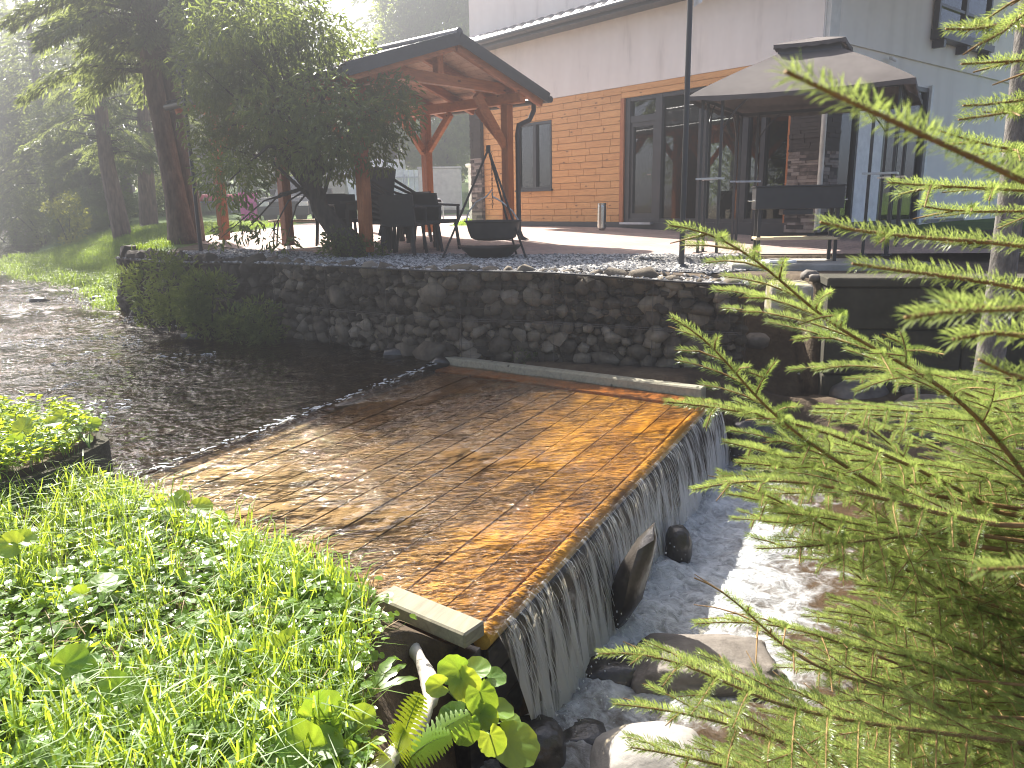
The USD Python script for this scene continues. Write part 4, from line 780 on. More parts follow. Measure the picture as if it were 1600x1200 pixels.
part('vent_skirt', canopy(mx - GW * .17, mx + GW * .17, my - GD * .17, my + GD * .17, zE + .55, zE + .68, .92, sag=.01), M['dark_frame'], gaz, smooth=40)
part('top_canopy', canopy(mx - GW * .19, mx + GW * .19, my - GD * .19, my + GD * .19, zE + .69, zE + .80, .03, sag=.012, valance=.05), M['fabric'], gaz, smooth=40, label='small upper fabric tier')

# ------------------------------------------------------------------ poles, tripod, fire bowl, grill, bin
fp = aty(1065, 407, 9.1); fpz = float(ground(np.array([fp[0]]), np.array([fp[1]]))[0])
fl = thing('flagpole', 'thin dark flagpole standing in the gravel in front of the glass doors', 'flagpole', (fp[0], fp[1], fpz))
b = MB(); b.tube([(0, 0, .02), (.0, 0, 2.2), (0, 0, 5.4)], [.033, .031, .026], 10); part('pole', b, M['black_metal'], fl, smooth=40)
b = MB(); b.tube([(0, 0, 0), (0, 0, .02), (0, 0, .06)], [.09, .085, .045], 12); part('base', b, M['black_metal'], fl)
fz = aty(1086, 0, fp[1])[2] - fpz; fv = MB(); s, t = np.meshgrid(np.linspace(0, 1, 10), np.linspace(0, 1, 14), indexing='ij'); fv.add(np.stack([.04 + .15 * s * (1 - .35 * (1 - t)), .03 * np.sin(s * 7 + t * 3), fz - .07 + .05 * s + 1.1 * t], -1).reshape(-1, 3), grid_faces(10, 14)); part('flag', fv, M['white_paint'], fl, smooth=True, label='limp white flag')
lp = aty(314, 391, 12.3); lz = float(pz(lp[1])); top_ = aty(287, 118, 12.3)
lm = thing('lamp_post', 'slim black lamp post beside the big twin trunk at the paving edge', 'lamp post', (lp[0], lp[1], lz))
b = MB(); b.tube([(0, 0, 0), (0, 0, 1.2), (0, 0, top_[2] - lz)], [.036, .03, .024], 10); part('pole', b, M['black_metal'], lm, smooth=40); part('base', box((-.09, -.09, -.02), (.09, .09, .012)), M['black_metal'], lm)
h_ = top_[2] - lz; b = MB(); b.tube([(0, 0, h_), (0, 0, h_ + .05), (0, 0, h_ + .22), (0, 0, h_ + .26)], [.05, .08, .08, .02], 10); part('lamp_head', b, M['dark_frame'], lm)
tb = aty(768, 402, 10.5); tz = 1.05; tp = thing('cauldron_tripod', 'tall iron tripod holding a chain over the gravel', 'tripod', (tb[0], tb[1], tz)); ah = 1.42
apx = np.array([-.01, 0, ah]); feet = [(-.66, -.05, .02), (.46, -.22, .02), (.34, .42, .03)]
for f in feet: b = MB(); b.tube([apx, f], .014, 6); part('leg', b, M['cast_iron'], tp)
b = MB(); b.tube([apx + [0, 0, -.03], apx + [0, 0, .05]], .028, 8); part('apex_joint', b, M['cast_iron'], tp); ch = MB()
for k in range(22):
    z = ah - .06 - k * .032; an = (k % 2) * np.pi / 2; tt = np.linspace(0, 2 * np.pi, 9); ch.tube(np.column_stack([.009 * np.cos(tt) * math.cos(an) + .03, .009 * np.cos(tt) * math.sin(an), z + .02 * np.sin(tt)]), .0035, 4, cap=False)
part('chain', ch, M['cast_iron'], tp)
ck = thing('cauldron', 'wide black cauldron hanging from the tripod by its handle', 'cauldron', (tb[0] + .03, tb[1], tz + .25)); prof = [(0.001, .0), (.22, .0), (.30, .03), (.335, .12), (.36, .23), (.385, .245), (.385, .26), (.345, .255), (.32, .12), (.28, .05), (.001, .03)]
cd = trimesh.creation.revolve(np.array(prof), sections=28); part('pot', (np.array(cd.vertices), np.array(cd.faces)), M['cast_iron'], ck, smooth=35)
b = MB(); b.tube([(-.36, 0, .24), (-.33, 0, .36), (-.22, 0, .50), (-.08, 0, .57), (0, 0, .66), (.0, 0, .57), (.12, 0, .50), (.26, 0, .38), (.35, 0, .24)], .010, 6); part('handle', b, M['galv'], ck)
fb_ = aty(766, 403, 10.55); fw_ = thing('fire_bowl', 'wide low rusty steel fire bowl on the gravel under the cauldron', 'fire bowl', (fb_[0], fb_[1] + .03, tz + .0))
v = []; n = 24
for i in range(n):
    a = 2 * np.pi * i / n; c, s_ = math.cos(a), math.sin(a); v += [[.24 * c, .22 * s_, .0], [.44 * c, .38 * s_, .155 + .025 * c * c], [.42 * c, .36 * s_, .15 + .025 * c * c], [.22 * c, .2 * s_, .02]]
ff = [[4 * i + j, 4 * ((i + 1) % n) + j, 4 * ((i + 1) % n) + (j + 1) % 4, 4 * i + (j + 1) % 4] for i in range(n) for j in range(3)]
bb = MB(); bb.add(v, ff); bb.add(v + [[0, 0, .02], [0, 0, 0]], [[4 * i + 3, 4 * ((i + 1) % n) + 3, 4 * n] for i in range(n)] + [[4 * ((i + 1) % n), 4 * i, 4 * n + 1] for i in range(n)]); part('bowl', bb, M['cast_iron'], fw_, smooth=40)
gp = aty(1240, 391, 9.6); gr = thing('barbecue', 'long black charcoal barbecue on four legs with a wooden lower shelf', 'barbecue', (gp[0], gp[1], 1.03), GA * .4 + .02)
wG = .505; part('fire_box', box((-wG, -.2, .62), (wG, .2, .88), .006), M['black_metal'], gr); b = MB(); b.box((-wG - .012, -.21, .881), (wG + .012, -.17, .895)); b.box((-wG - .012, .17, .881), (wG + .012, .21, .895)); b.box((-wG - .012, -.17, .881), (-wG + .03, .17, .895)); b.box((wG - .03, -.17, .881), (wG + .012, .17, .895)); part('rim', b, M['black_metal'], gr)
for sx in (-1, 1):
    for sy in (-1, 1): part('leg', box((sx * (wG - .06) - .02, sy * .16 - .02, .0), (sx * (wG - .06) + .02, sy * .16 + .02, .62), .002), M['black_metal'], gr)
    b = MB(); b.tube([(sx * (wG + .001), -.07, .72), (sx * (wG + .06), -.07, .72), (sx * (wG + .06), .07, .72), (sx * (wG + .001), .07, .72)], .009, 6); part('side_handle', b, M['steel'], gr)
part('ash_drawer', box((-.18, -.19, .555), (.16, .15, .615), .003), M['black_metal'], gr); part('shelf', box((-wG + .02, -.21, .255), (wG - .02, .21, .285), .003), M['pale_wood'], gr, label='pale wooden lower shelf')
bp = aty(940, 357, 15.3); bz = float(pz(bp[1])); bn = thing('ash_bin', 'slim stainless steel ash bin against the timber wall by the doors', 'ash bin', (bp[0], bp[1], bz + .02)); b = MB(); b.tube([(0, 0, 0), (0, 0, .035), (0, 0, .44), (0, 0, .47)], [.055, .085, .085, .08], 18); part('body', b, M['steel'], bn, smooth=40)
b = MB(); b.tube([(0, 0, .471), (0, 0, .51)], .087, 18); part('lid', b, M['steel'], bn, smooth=40)

# ------------------------------------------------------------------ chairs and table under the pergola
ch0 = thing('garden_chair', 'dark woven garden chair at the front corner of the pergola table', 'chair', group='dark woven garden chairs under the pergola')
def chair_parts(t):
    part('seat', box((-.25, -.25, .40), (.25, .24, .455), .015), M['rattan'], t)
    v = [];
    for x in np.linspace(-.26, .26, 7):
        c = .05 * (abs(x) / .26) ** 2
        for z, yb in ((.40, .21), (.84, .29)): v += [[x, yb - c, z], [x, yb + .035 - c, z]]
    f = []
    for i in range(6):
        a = 4 * i; f += [[a, a + 4, a + 6, a + 2], [a + 1, a + 3, a + 7, a + 5], [a + 2, a + 6, a + 7, a + 3], [a, a + 1, a + 5, a + 4]]
    f += [[0, 2, 3, 1], [24, 25, 27, 26]]; part('backrest', (np.array(v), np.array(f)), M['rattan'], t, smooth=40)
    for sx in (-1, 1):
        a = MB(); a.bar((sx * .27, -.24, .66), (sx * .27, .26, .68), .05, .03, bevel=.006); a.bar((sx * .265, -.22, .45), (sx * .27, -.22, .65), .035, .03); part('arm', a, M['rattan'], t)
        for sy in (-1, 1): l = MB(); l.bar((sx * .22, sy * .21, .40), (sx * .255, sy * .25, 0.0), .036, .036, up=(0, 1, 0)); part('leg', l, M['rattan'], t)
chair_parts(ch0)
def put(src, first, label, p, rot, tilt=None, z=None, **k):
    zz = float(pz(p[1])) + .013 if z is None else z
    if first: src_x = UsdGeom.Xformable(src); o = src_x.GetOrderedXformOps(); o[0].Set(Gf.Vec3d(float(p[0]), float(p[1]), zz)); o[1].Set(math.degrees(rot)); src.SetCustomDataByKey('label', label); return src
    return copy_of(src, label, (p[0], p[1], zz), rot, tilt=tilt, **k)
cpos = [(682, 384, 12.0, 2.5, 'dark woven garden chair nearest the tripod, its back to us'), (655, 390, 11.7, 2.2, 'dark woven garden chair second from the tripod at the table'), (632, 396, 11.35, 2.9, 'dark woven garden chair in front of the leaning stack'), (545, 386, 12.6, .6, 'dark woven garden chair just left of the thick front post'), (520, 384, 13.1, .2, 'dark woven garden chair behind the curved trunk'), (642, 380, 13.4, -.8, 'dark woven garden chair beyond the table, facing us')]
for k, (px, py, yy, ro, lb) in enumerate(cpos): put(ch0, k == 0, lb, aty(px, py, yy), ro)
stp = aty(606, 392, 11.9)
for k in range(5): copy_of(ch0, f'dark woven chair, {("bottom", "second from the bottom", "middle", "second from the top", "top")[k]} one of the leaning stack by the front post', (stp[0] + .05 - .035 * k, stp[1] + .02 * k, float(pz(stp[1])) + .013 + .085 * k), .9, tilt=.10 * k, group='dark woven chairs in the leaning stack')
tb_ = aty(640, 382, 12.7); tt = thing('garden_table', 'dark rectangular table under the pergola among the chairs', 'table', (tb_[0] - .25, tb_[1] + .1, float(pz(tb_[1]))), PA + .3); part('tabletop', box((-.85, -.42, .70), (.85, .42, .74), .008), M['rattan'], tt); part('apron', box((-.78, -.36, .60), (.78, .36, .699)), M['rattan'], tt)
for sx in (-1, 1):
    for sy in (-1, 1): part('leg', box((sx * .76 - .035, sy * .34 - .035, .0), (sx * .76 + .035, sy * .34 + .035, .6)), M['rattan'], tt)
be = aty(478, 380, 13.0); bt = thing('folding_bench', 'low pale topped bench with thin dark legs behind the leafy tree', 'bench', (be[0], be[1], float(pz(be[1])) + .013), .5); part('seat', box((-.55, -.18, .40), (.45, .18, .435), .006), M['pale_wood'], bt)
for sx in (-.45, .38):
    for sy in (-.13, .13): b = MB(); b.tube([(sx, sy, .40), (sx + .06 * np.sign(sx), sy, 0)], .013, 6); part('leg', b, M['black_metal'], bt)
#@@SECTION far
# ------------------------------------------------------------------ beyond: fence, container, van, car, playground things
def at_ground(px, y, dz=0): p = aty(px, 340, y); return np.array([p[0], p[1], float(ground(np.array([p[0]]), np.array([p[1]]))[0]) + dz])
p0, p1 = at_ground(560, 36), at_ground(668, 36); fe = thing('metal_fence', 'white sheet metal fence behind the pergola', 'fence', p0, math.atan2(p1[1] - p0[1], p1[0] - p0[0])); FLn = np.linalg.norm(p1[:2] - p0[:2]); hf = aty(610, 266, 36)[2] - p0[2]
for k in range(12):
    x = k * FLn / 12; mb = MB(); xs = np.linspace(x + .01, x + FLn / 12 - .01, 9); yy = .03 * (np.arange(9) % 2); mb.add(np.vstack([np.column_stack([xs, yy, 0 * xs]), np.column_stack([xs, yy, 0 * xs + hf])]), [[i, i + 1, i + 10, i + 9] for i in range(8)]); part('fence_panel', mb, M['white_panel'], fe)
for k in range(4): part('fence_post', box((k * FLn / 3.2 + .2, -.16, 0), (k * FLn / 3.2 + .27, -.09, hf - .2)), M['galv'], fe)
part('rail', box((0, -.085, hf - .35), (FLn, -.04, hf - .29)), M['galv'], fe)
p0 = at_ground(656, 31); p1 = at_ground(722, 31); hc = aty(690, 263, 31)[2] - p0[2]; L_ = np.linalg.norm(p1 - p0); co = thing('grey_container', 'flat grey site container beyond the lawn, right of the rear pergola post', 'container', p0, 0.05)
part('body', box((0, 0, .12), (L_, 2.4, hc), .02), M['grey_panel'], co); part('base_frame', box((-.03, -.03, 0), (L_ + .03, 2.43, .115)), M['dark_frame'], co); part('roof_rim', box((-.03, -.03, hc + .003), (L_ + .03, 2.43, hc + .07)), M['grey_panel'], co); part('door', box((L_ * .55, -.03, .2), (L_ * .85, -.003, hc - .15)), M['grey_panel'], co)
p0 = at_ground(740, 24); hp = aty(740, 256, 24)[2] - p0[2]; pil = thing('gate_pillar', 'small pale pillar with a white cap beside the stone end of the house', 'pillar', p0); part('shaft', box((-.12, -.12, 0), (.12, .12, hp - .1)), M['white_panel'], pil); part('cap', box((-.2, -.2, hp - .1), (.2, .2, hp), .03), M['white_paint'], pil)
def bikerack():
    p0 = at_ground(638, 25); t = thing('tube_rack', 'low rack of bent steel hoops on the lawn behind the chairs', 'rack', p0, .1)
    for k in range(5): b = MB(); b.tube([(-.9 + k * .18, .16 * k, 0), (-.9 + k * .18, .16 * k, .6), (-.8 + k * .18, .16 * k, .7), (.3 + k * .18, .16 * k, .7), (.4 + k * .18, .16 * k, .6), (.4 + k * .18, .16 * k, 0)], .022, 6); part('hoop', b, M['galv'], t)
bikerack()
def car(name, label, cat, p, rot, Lc, W, H, hood, paint, van=False):
    t = thing(name, label, cat, p, rot); s = []
    zb, zw_ = .28, H * (.52 if not van else .5)
    if van: prof = [(0, zb), (0, zw_ * .95), (.10, zw_ * 1.02), (.95, zw_ * 1.12), (1.6, H * .97), (1.9, H), (Lc - .05, H), (Lc, H * .9), (Lc, zb)]
    else: prof = [(0, zb), (.0, zw_ * .86), (.12, zw_), (hood, zw_ * 1.08), (hood + .02, zw_ * 1.08), (Lc - .1, zw_ * 1.1), (Lc, zw_ * .9), (Lc, zb)]
    def ext(pr, w, z=0): pg = Polygon(pr); m = trimesh.creation.extrude_polygon(pg, w, engine='earcut'); v = np.array(m.vertices); return np.column_stack([v[:, 0], v[:, 2] - w / 2, v[:, 1]]), np.array(m.faces)[:, ::-1]
    part('body', ext(prof, W), paint, t, label=None)
    if not van:
        cab = [(hood + .05, zw_ * 1.085), (hood + .75, H - .03), (hood + 1.0, H), (Lc - .75, H), (Lc - .35, H - .06), (Lc - .12, zw_ * 1.105)]; part('cabin', ext(cab, W * .86), paint, t)
        part('windscreen', hull([[hood + .12, -W * .38, zw_ * 1.14], [hood + .12, W * .38, zw_ * 1.14], [hood + .68, -W * .36, H - .08], [hood + .68, W * .36, H - .08], [hood + .10, -W * .38, zw_ * 1.14], [hood + .10, W * .38, zw_ * 1.14], [hood + .66, -W * .36, H - .08], [hood + .66, W * .36, H - .08]]), M['car_glass'], t)
        for sy in (-1, 1): part('side_window', box((hood + .85, sy * W * .432 - .006, zw_ * 1.16), (Lc - .6, sy * W * .432 + .006, H - .12)), M['car_glass'], t)
    else:
        part('windscreen', hull([[1.0, -W * .42, zw_ * 1.16], [1.0, W * .42, zw_ * 1.16], [1.56, -W * .42, H * .94], [1.56, W * .42, H * .94], [.96, -W * .42, zw_ * 1.17], [.96, W * .42, zw_ * 1.17], [1.52, -W * .42, H * .95], [1.52, W * .42, H * .95]]), M['car_glass'], t)
        for sy in (-1, 1): part('side_window', box((1.55, sy * (W / 2 + .004) - .004, zw_ * 1.15), (2.3, sy * (W / 2 + .004) + .004, H * .86)), M['car_glass'], t)
        tm = meshkit.text_mesh('AULA', .30, depth=.01); v = np.array(tm.vertices); part('lettering', (np.column_stack([2.6 + v[:, 0] * 1.3, -W / 2 - .004 - v[:, 2], zw_ * .62 + v[:, 1]]), np.array(tm.faces)), M['red_letter'], t, label='red lettering along the side')
    part('bumper', box((-.06, -W * .46, .26), (-.003, W * .46, .52), .02), M['dark_frame'], t); part('grille', box((-.02, -W * .22, .56), (-.002, W * .22, zw_ * .86)), M['dark_frame'], t)
    for sy in (-1, 1):
        part('headlight', box((-.03, sy * W * .36 - .16, zw_ * .68), (.0 - .002, sy * W * .36 + .16, zw_ * .86), .008), M['lamp_glass'], t)
        part('mirror', box((hood + .45 if not van else 1.45, sy * (W / 2 + .10) - .09, zw_ * 1.16), (hood + .55 if not van else 1.55, sy * (W / 2 + .10) + .09, zw_ * 1.38), .02), paint, t)
        for x in (.78, Lc - .85):
            w = MB(); w.tube([(x, sy * (W / 2 - .19), .34), (x, sy * (W / 2 + .015), .34)], .34, 20); wl = part('wheel', w, M['rubber'], t, smooth=30); w = MB(); w.tube([(x, sy * (W / 2 + .016), .34), (x, sy * (W / 2 + .024), .34)], .21, 14); part('rim', w, M['galv'], wl)
    return t
pc = aty(446, 350, 25); car('parked_car', 'dark parked car facing us behind the pergola, glare on its windscreen', 'car', (pc[0] - .0, pc[1], float(pz(pc[1]))), math.pi / 2 - .12, 4.3, 1.8, 1.55, 1.05, M['car_paint'])
pv = aty(486, 337, 35); car('parked_van', 'white delivery van with red lettering parked behind the pergola', 'van', (pv[0], pv[1], float(ground(pv[:1], pv[1:2])[0])), .95, 5.2, 2.0, 2.25, .9, M['van_paint'], van=True)
p0 = at_ground(332, 34); tr = thing('trampoline', 'low round trampoline with blue and red padding on the far lawn', 'trampoline', p0); zt_ = aty(332, 310, 34)[2] - p0[2] ; zt_ = max(.5, zt_)
for nm, a0, a1, mt in (('blue_pad', .4, 3.9, 'blue_pad'), ('red_pad', 3.9, 6.68, 'red_pad')):
    aa = np.linspace(a0, a1, 26); b = MB(); b.tube(np.column_stack([1.75 * np.cos(aa), 1.75 * np.sin(aa), 0 * aa + zt_]), .14, 8); part(nm, b, M[mt], tr, smooth=True)
b = MB(); b.add(np.vstack([[[0, 0, zt_]], np.column_stack([1.75 * np.cos(np.linspace(0, 6.28, 25)), 1.75 * np.sin(np.linspace(0, 6.28, 25)), np.full(25, zt_)])]), [[0, i + 1, i + 2] for i in range(24)]); part('mat', b, M['rubber'], tr)
for k in range(6): a = k * 1.047 + .3; b = MB(); b.tube([(1.75 * math.cos(a), 1.75 * math.sin(a), 0), (1.75 * math.cos(a), 1.75 * math.sin(a), zt_)], .025, 6); part('leg', b, M['galv'], tr)
p0 = at_ground(391, 27); ph = thing('playhouse', 'bright pink play box standing left of the parked car', 'play box', p0, .2); ht = aty(391, 301, 27)[2] - p0[2]; part('body', box((-.26, -.26, .0), (.26, .26, ht * .9), .02), M['pink'], ph); part('lid', box((-.29, -.29, ht * .9 + .002), (.29, .29, ht), .02), M['pink'], ph)
#@@SECTION stones
# ------------------------------------------------------------------ retaining wall, slabs, boulders
rw = thing('retaining_wall', 'dark mossy concrete retaining wall behind the spruce branches', 'retaining wall'); W0, W1 = np.array([3.12, 7.55]), np.array([9.5, 6.3]); wd_ = unit(W1 - W0); wn_ = np.array([wd_[1], -wd_[0]]); wL = np.linalg.norm(W1 - W0); WA = math.atan2(wd_[1], wd_[0])
o = rw.GetPath(); UsdGeom.Xformable(rw).ClearXformOpOrder(); xx = UsdGeom.Xformable(rw); xx.AddTranslateOp(opSuffix='b').Set(Gf.Vec3d(*W0, 0)); xx.AddRotateZOp(opSuffix='b').Set(math.degrees(WA))
g = np.random.default_rng(8); z = -.9
for r in range(4):
    hgt = (.47, .47, .46, .42)[r]; x = 0 if r % 2 else -.0
    while x < wL:
        e = min(wL, x + g.uniform(1.0, 1.7)); d = g.uniform(0, .03); part('concrete_block', box((x + .004, -.02 - d, z + .003), (e - .004, .38, z + hgt - .003), .015), M['mossy_concrete'], rw); x = e
    z += hgt
part('coping', box((-.02, -.06, z + .0), (wL, .42, z + .09), .012), M['mossy_concrete'], rw)
bl = aty(1234, 430, 7.6); sl = thing('end_block', 'sunlit concrete block with yellow moss at the end of the retaining wall', 'concrete block', (bl[0], bl[1] - .0, .80), WA); M['mossy_top'] = rough_mat('mossy_top', [(.25, (.16, .14, .035)), (.45, (.22, .20, .07)), (.6, (.34, .31, .27)), (.8, (.42, .39, .35))], scale=4, rough=.95, bump=.6, dist=.01, bscale=40)
part('block', boulder(.20, .24, .17, 4, sub=4, amp=.06, sq=.3), M['mossy_top'], sl, smooth=True)
sb = aty(1265, 398, 9.5); cs = thing('concrete_slab', 'grey concrete slab under the barbecue', 'slab', (sb[0], sb[1], .93), GA * .4); part('slab', box((-.95, -.55, .0), (.95, .42, .095), .012), M['concrete'], cs)
wp = aty(1218, 394, 9.25); wpl = thing('paving_slab', 'small pale stone plate lying in front of the barbecue', 'stone plate', (wp[0], wp[1], 1.03), .1); part('plate', box((-.17, -.11, .0), (.17, .11, .03), .006), M['white_paint'], wpl)
for k, (px, py, zz, r, lab, mt, nm) in enumerate([
    (1020, 1215, -.66, (.27, .22, .19), 'smooth pale rounded boulder at the bottom edge of the plunge pool', 'boulder_pale', 'boulder'),
    (1095, 1085, -.76, (.38, .22, .27), 'large grey brown boulder half hidden by the lowest spruce twigs', 'boulder', 'boulder '),
    (832, 1172, -.60, (.15, .13, .13), 'dark speckled boulder beside the big leaves under the fall', 'wet_rock', 'boulder'),
    (905, 1168, -.68, (.16, .13, .10), 'low wet black boulder in the pool between two larger ones', 'wet_rock', 'boulder'),
    (955, 1060, -.66, (.2, .14, .11), 'black wet rock at the foot of the falling water', 'wet_rock', 'boulder'),
    (1060, 855, -.52, (.085, .10, .15), 'small dark rock poking out of the foot of the fall', 'wet_rock', 'boulder'),
    (1245, 585, -.1, (.45, .25, .12), 'flat pale boulder on the far shore below the sunlit bank', 'boulder_pale', 'boulder'),
    (1185, 560, .05, (.17, .15, .14), 'grey boulder at the right end of the gabion wall', 'boulder', 'boulder'),
    (1175, 690, -.42, (.22, .2, .24), 'dark wet rock beside the far end of the fall', 'wet_rock', 'boulder'),
    (1222, 505, .30, (.34, .26, .30), 'earthy boulder in the sunlit bank between the gabion and the concrete wall', 'boulder', 'boulder'),
    (1262, 560, .05, (.30, .24, .24), 'brown boulder at the foot of the sunlit bank by the concrete wall', 'boulder', 'boulder'),
    (1340, 620, -.2, (.3, .24, .2), 'brown boulder behind the spruce on the far shore', 'boulder', 'boulder'),
    (1450, 660, -.25, (.34, .26, .24), 'round grey boulder below the retaining wall at right', 'boulder', 'boulder')]):
    p = atz(px, py, zz); part(nm.strip(), (lambda vf: (vf[0] + p, vf[1]))(boulder(*r, k + 3, amp=.2 if nm.endswith(' ') else .13, sq=.5 if nm.endswith(' ') else .75)), M[mt], smooth=True, label=lab, cat='boulder')
p = atz(985, 905, -.30); v, f = rock(.105, .13, .34, 31, n=46, rough=.16); v[:, :2] *= (1.15 - .5 * (v[:, 2:] / .34 + 1) / 2 * 1.3); c, s_ = math.cos(.38), math.sin(.38); v = v @ np.array([[c, 0, s_], [0, 1, 0], [-s_, 0, c]]).T; part('leaning_rock', (v + p, f), M['wet_rock'], smooth=28, label='tall dark slab of rock leaning in the middle of the falling water', cat='boulder')
g = np.random.default_rng(77)
for k in range(9):
    px, py = g.uniform(1130, 1500), g.uniform(560, 700); p = atz(px, py, -.25); gz = float(ground(p[:1], p[1:2])[0]); r = g.uniform(.05, .13); part('shore_stone', (lambda vf: (vf[0] + [p[0], p[1], gz + .02], vf[1]))(rock(r * 1.2, r, r * .75, 500 + k, n=24)), M['boulder'], smooth=50, label='loose grey stone on the shore below the retaining wall', cat='stone', group='loose stones on the far shore')
SL = ['wet stone in front of the gabion wall near the weir corner', 'dark stone at the gabion foot left of the weir corner', 'flat wet stone just upstream of the weir corner', 'smallest wet stone beside the weir corner', 'wet stone before the weeds of the gabion wall', 'wet boulder at the left end of the gabion wall', 'wet stone below the left end of the gabion wall', 'dark boulder where lawn and gabion wall meet at the water', 'long dark boulder in the riffle at the tip of the lawn', 'wet stone in the riffle nearest the left edge', 'wet stone in the riffle between the lawn tip and the wall']
for k, (px, py, r) in enumerate([(668, 556, .07), (620, 553, .12), (688, 566, .09), (700, 561, .06), (300, 525, .1), (222, 488, .14), (250, 498, .1), (152, 468, .13), (40, 432, .2), (60, 470, .12), (120, 455, .12)]):
    zz = float(zw(9.5 if px > 500 else 15)) - .02; p = atz(px, py, zz); part('stream_stone', (lambda vf: (vf[0] + p, vf[1]))(rock(r * 1.4, r, r * .7, 700 + k, n=26)), M['wet_rock'], smooth=50, label=SL[k], cat='stone', group='wet stones in the stream')
cp_ = atz(20, 735, .30); led = thing('concrete_ledge', 'curved concrete ledge overgrown with plants at the left edge', 'concrete ledge'); cv = []; aa = np.linspace(-.35, 2.3, 24)
e0, e1, e2 = atz(-120, 765, .30), atz(30, 752, .30), atz(125, 712, .30)
pth = np.array([atz(-260, 740, .30), e0, e1, (e1 + e2) / 2 + [.04, -.05, 0], e2, e2 + [.02, .32, 0], e2 + [-.35, .75, 0], e2 + [-1.2, 1.0, 0]]); tck = np.linspace(0, len(pth) - 1, 40); pth = np.column_stack([np.interp(tck, np.arange(len(pth)), pth[:, i]) for i in range(3)])
pg = Polygon(np.vstack([pth[:, :2], [[pth[-1, 0] - 1.5, pth[-1, 1]], [pth[0, 0] - .5, pth[0, 1]]]])).buffer(0).buffer(.06).buffer(-.06); mm = trimesh.creation.extrude_polygon(pg, .42, engine='earcut'); mm.apply_translation([0, 0, -.12]); part('slab', (np.array(mm.vertices), np.array(mm.faces)), M['mossy_concrete'], led)
mm = trimesh.creation.extrude_polygon(pg.buffer(-.07), .04, engine='earcut'); mm.apply_translation([0, 0, .301]); v = np.array(mm.vertices); part('soil', (v, np.array(mm.faces)), M['soil'], led)
LEDGE = pg
#@@SECTION trees
# ------------------------------------------------------------------ trees
def conifer(h, r, seed, z0=.12, droop=.35, dens=1.0, trunk_r=None):
    g = np.random.default_rng(seed); tr = trunk_r or h * .011; zs = np.linspace(0, h * .98, 14)
    tk = MB(); tk.tube(np.column_stack([.03 * h * .1 * np.sin(zs * .7 + seed), .02 * h * .1 * np.cos(zs * .9), zs]), tr * np.clip(1.25 * (1 - zs / h) ** .85 + .3 * np.exp(-zs / .4), .02, 2), 9); V, Fc, n = [], [], 0; z = h * z0
    lb = MB()
    while z < h * .985:
        q = (z / h - z0) / (1 - z0); L0 = r * (1 - q) ** .85 * (.75 + .25 * min(1, q * 8)) + .12; nb = 5 if q > .6 else 6
        for k in range(nb):
            a = g.uniform(0, 6.283); L = L0 * g.uniform(.6, 1.15); m = max(8, int(54 * L / r * dens + 8)); t = np.sqrt(g.uniform(.02, 1, m)); rad = L * t
            zz = z + .10 * L * np.sin(t * 2.2) - droop * L * t ** 2 + g.normal(0, .03, m)
            sidew = g.normal(0, 1, m) * (.16 * L * (1.15 - t) + .05); ca, sa = math.cos(a), math.sin(a)
            P = np.column_stack([ca * rad - sa * sidew, sa * rad + ca * sidew, zz]); ln = g.uniform(.16, .36, m) * (h / 15) ** .5; w = ln * g.uniform(.16, .28, m)
            d = np.column_stack([ca * .7 - sa * np.sign(sidew) * .6, sa * .7 + ca * np.sign(sidew) * .6, -g.uniform(.15, 1.1, m)]); d /= np.linalg.norm(d, axis=1, keepdims=True)
            s = np.cross(d, g.normal(0, 1, (m, 3))); s /= np.linalg.norm(s, axis=1, keepdims=True)
            q4 = np.stack([P - d * ln[:, None] * .15, P + d * ln[:, None] * .4 + s * w[:, None] * .5, P + d * ln[:, None], P + d * ln[:, None] * .4 - s * w[:, None] * .5], 1)
            V.append(q4.reshape(-1, 3)); i = np.arange(m)[:, None] * 4 + n; Fc.append(np.vstack([i + [0, 1, 2], i + [0, 2, 3]])); n += 4 * m
            if q < .85: lb.tube([(0, 0, z), (ca * L * .5, sa * L * .5, z + .08 * L - droop * L * .25), (ca * L * .95, sa * L * .95, z + .05 * L - droop * L * .9)], [max(.012, tr * .22 * (1 - q)), max(.009, tr * .14 * (1 - q)), .005], 4, cap=False)
        z += g.uniform(.26, .40) * (h / 15) ** .6
    return tk, lb, (np.vstack(V), np.vstack(Fc))
def leaves(P, d, ln, w, g, fold=.25):
    """lens shaped leaves: 6 points, 4 triangles each"""
    m = len(P); s = np.cross(d, g.normal(0, 1, (m, 3))); s /= np.linalg.norm(s, axis=1, keepdims=True); nn = np.cross(d, s)
    q = np.stack([P, P + d * (ln * .35)[:, None] + s * (w * .5)[:, None] + nn * (w * fold)[:, None], P + d * (ln * .72)[:, None] + s * (w * .34)[:, None] + nn * (w * fold * .7)[:, None], P + d * ln[:, None] - nn * (ln * .08)[:, None],
                  P + d * (ln * .72)[:, None] - s * (w * .34)[:, None] + nn * (w * fold * .7)[:, None], P + d * (ln * .35)[:, None] - s * (w * .5)[:, None] + nn * (w * fold)[:, None]], 1)
    i = np.arange(m)[:, None] * 6; return q.reshape(-1, 3), np.vstack([i + [0, 1, 2], i + [0, 2, 3], i + [0, 3, 4], i + [0, 4, 5]])
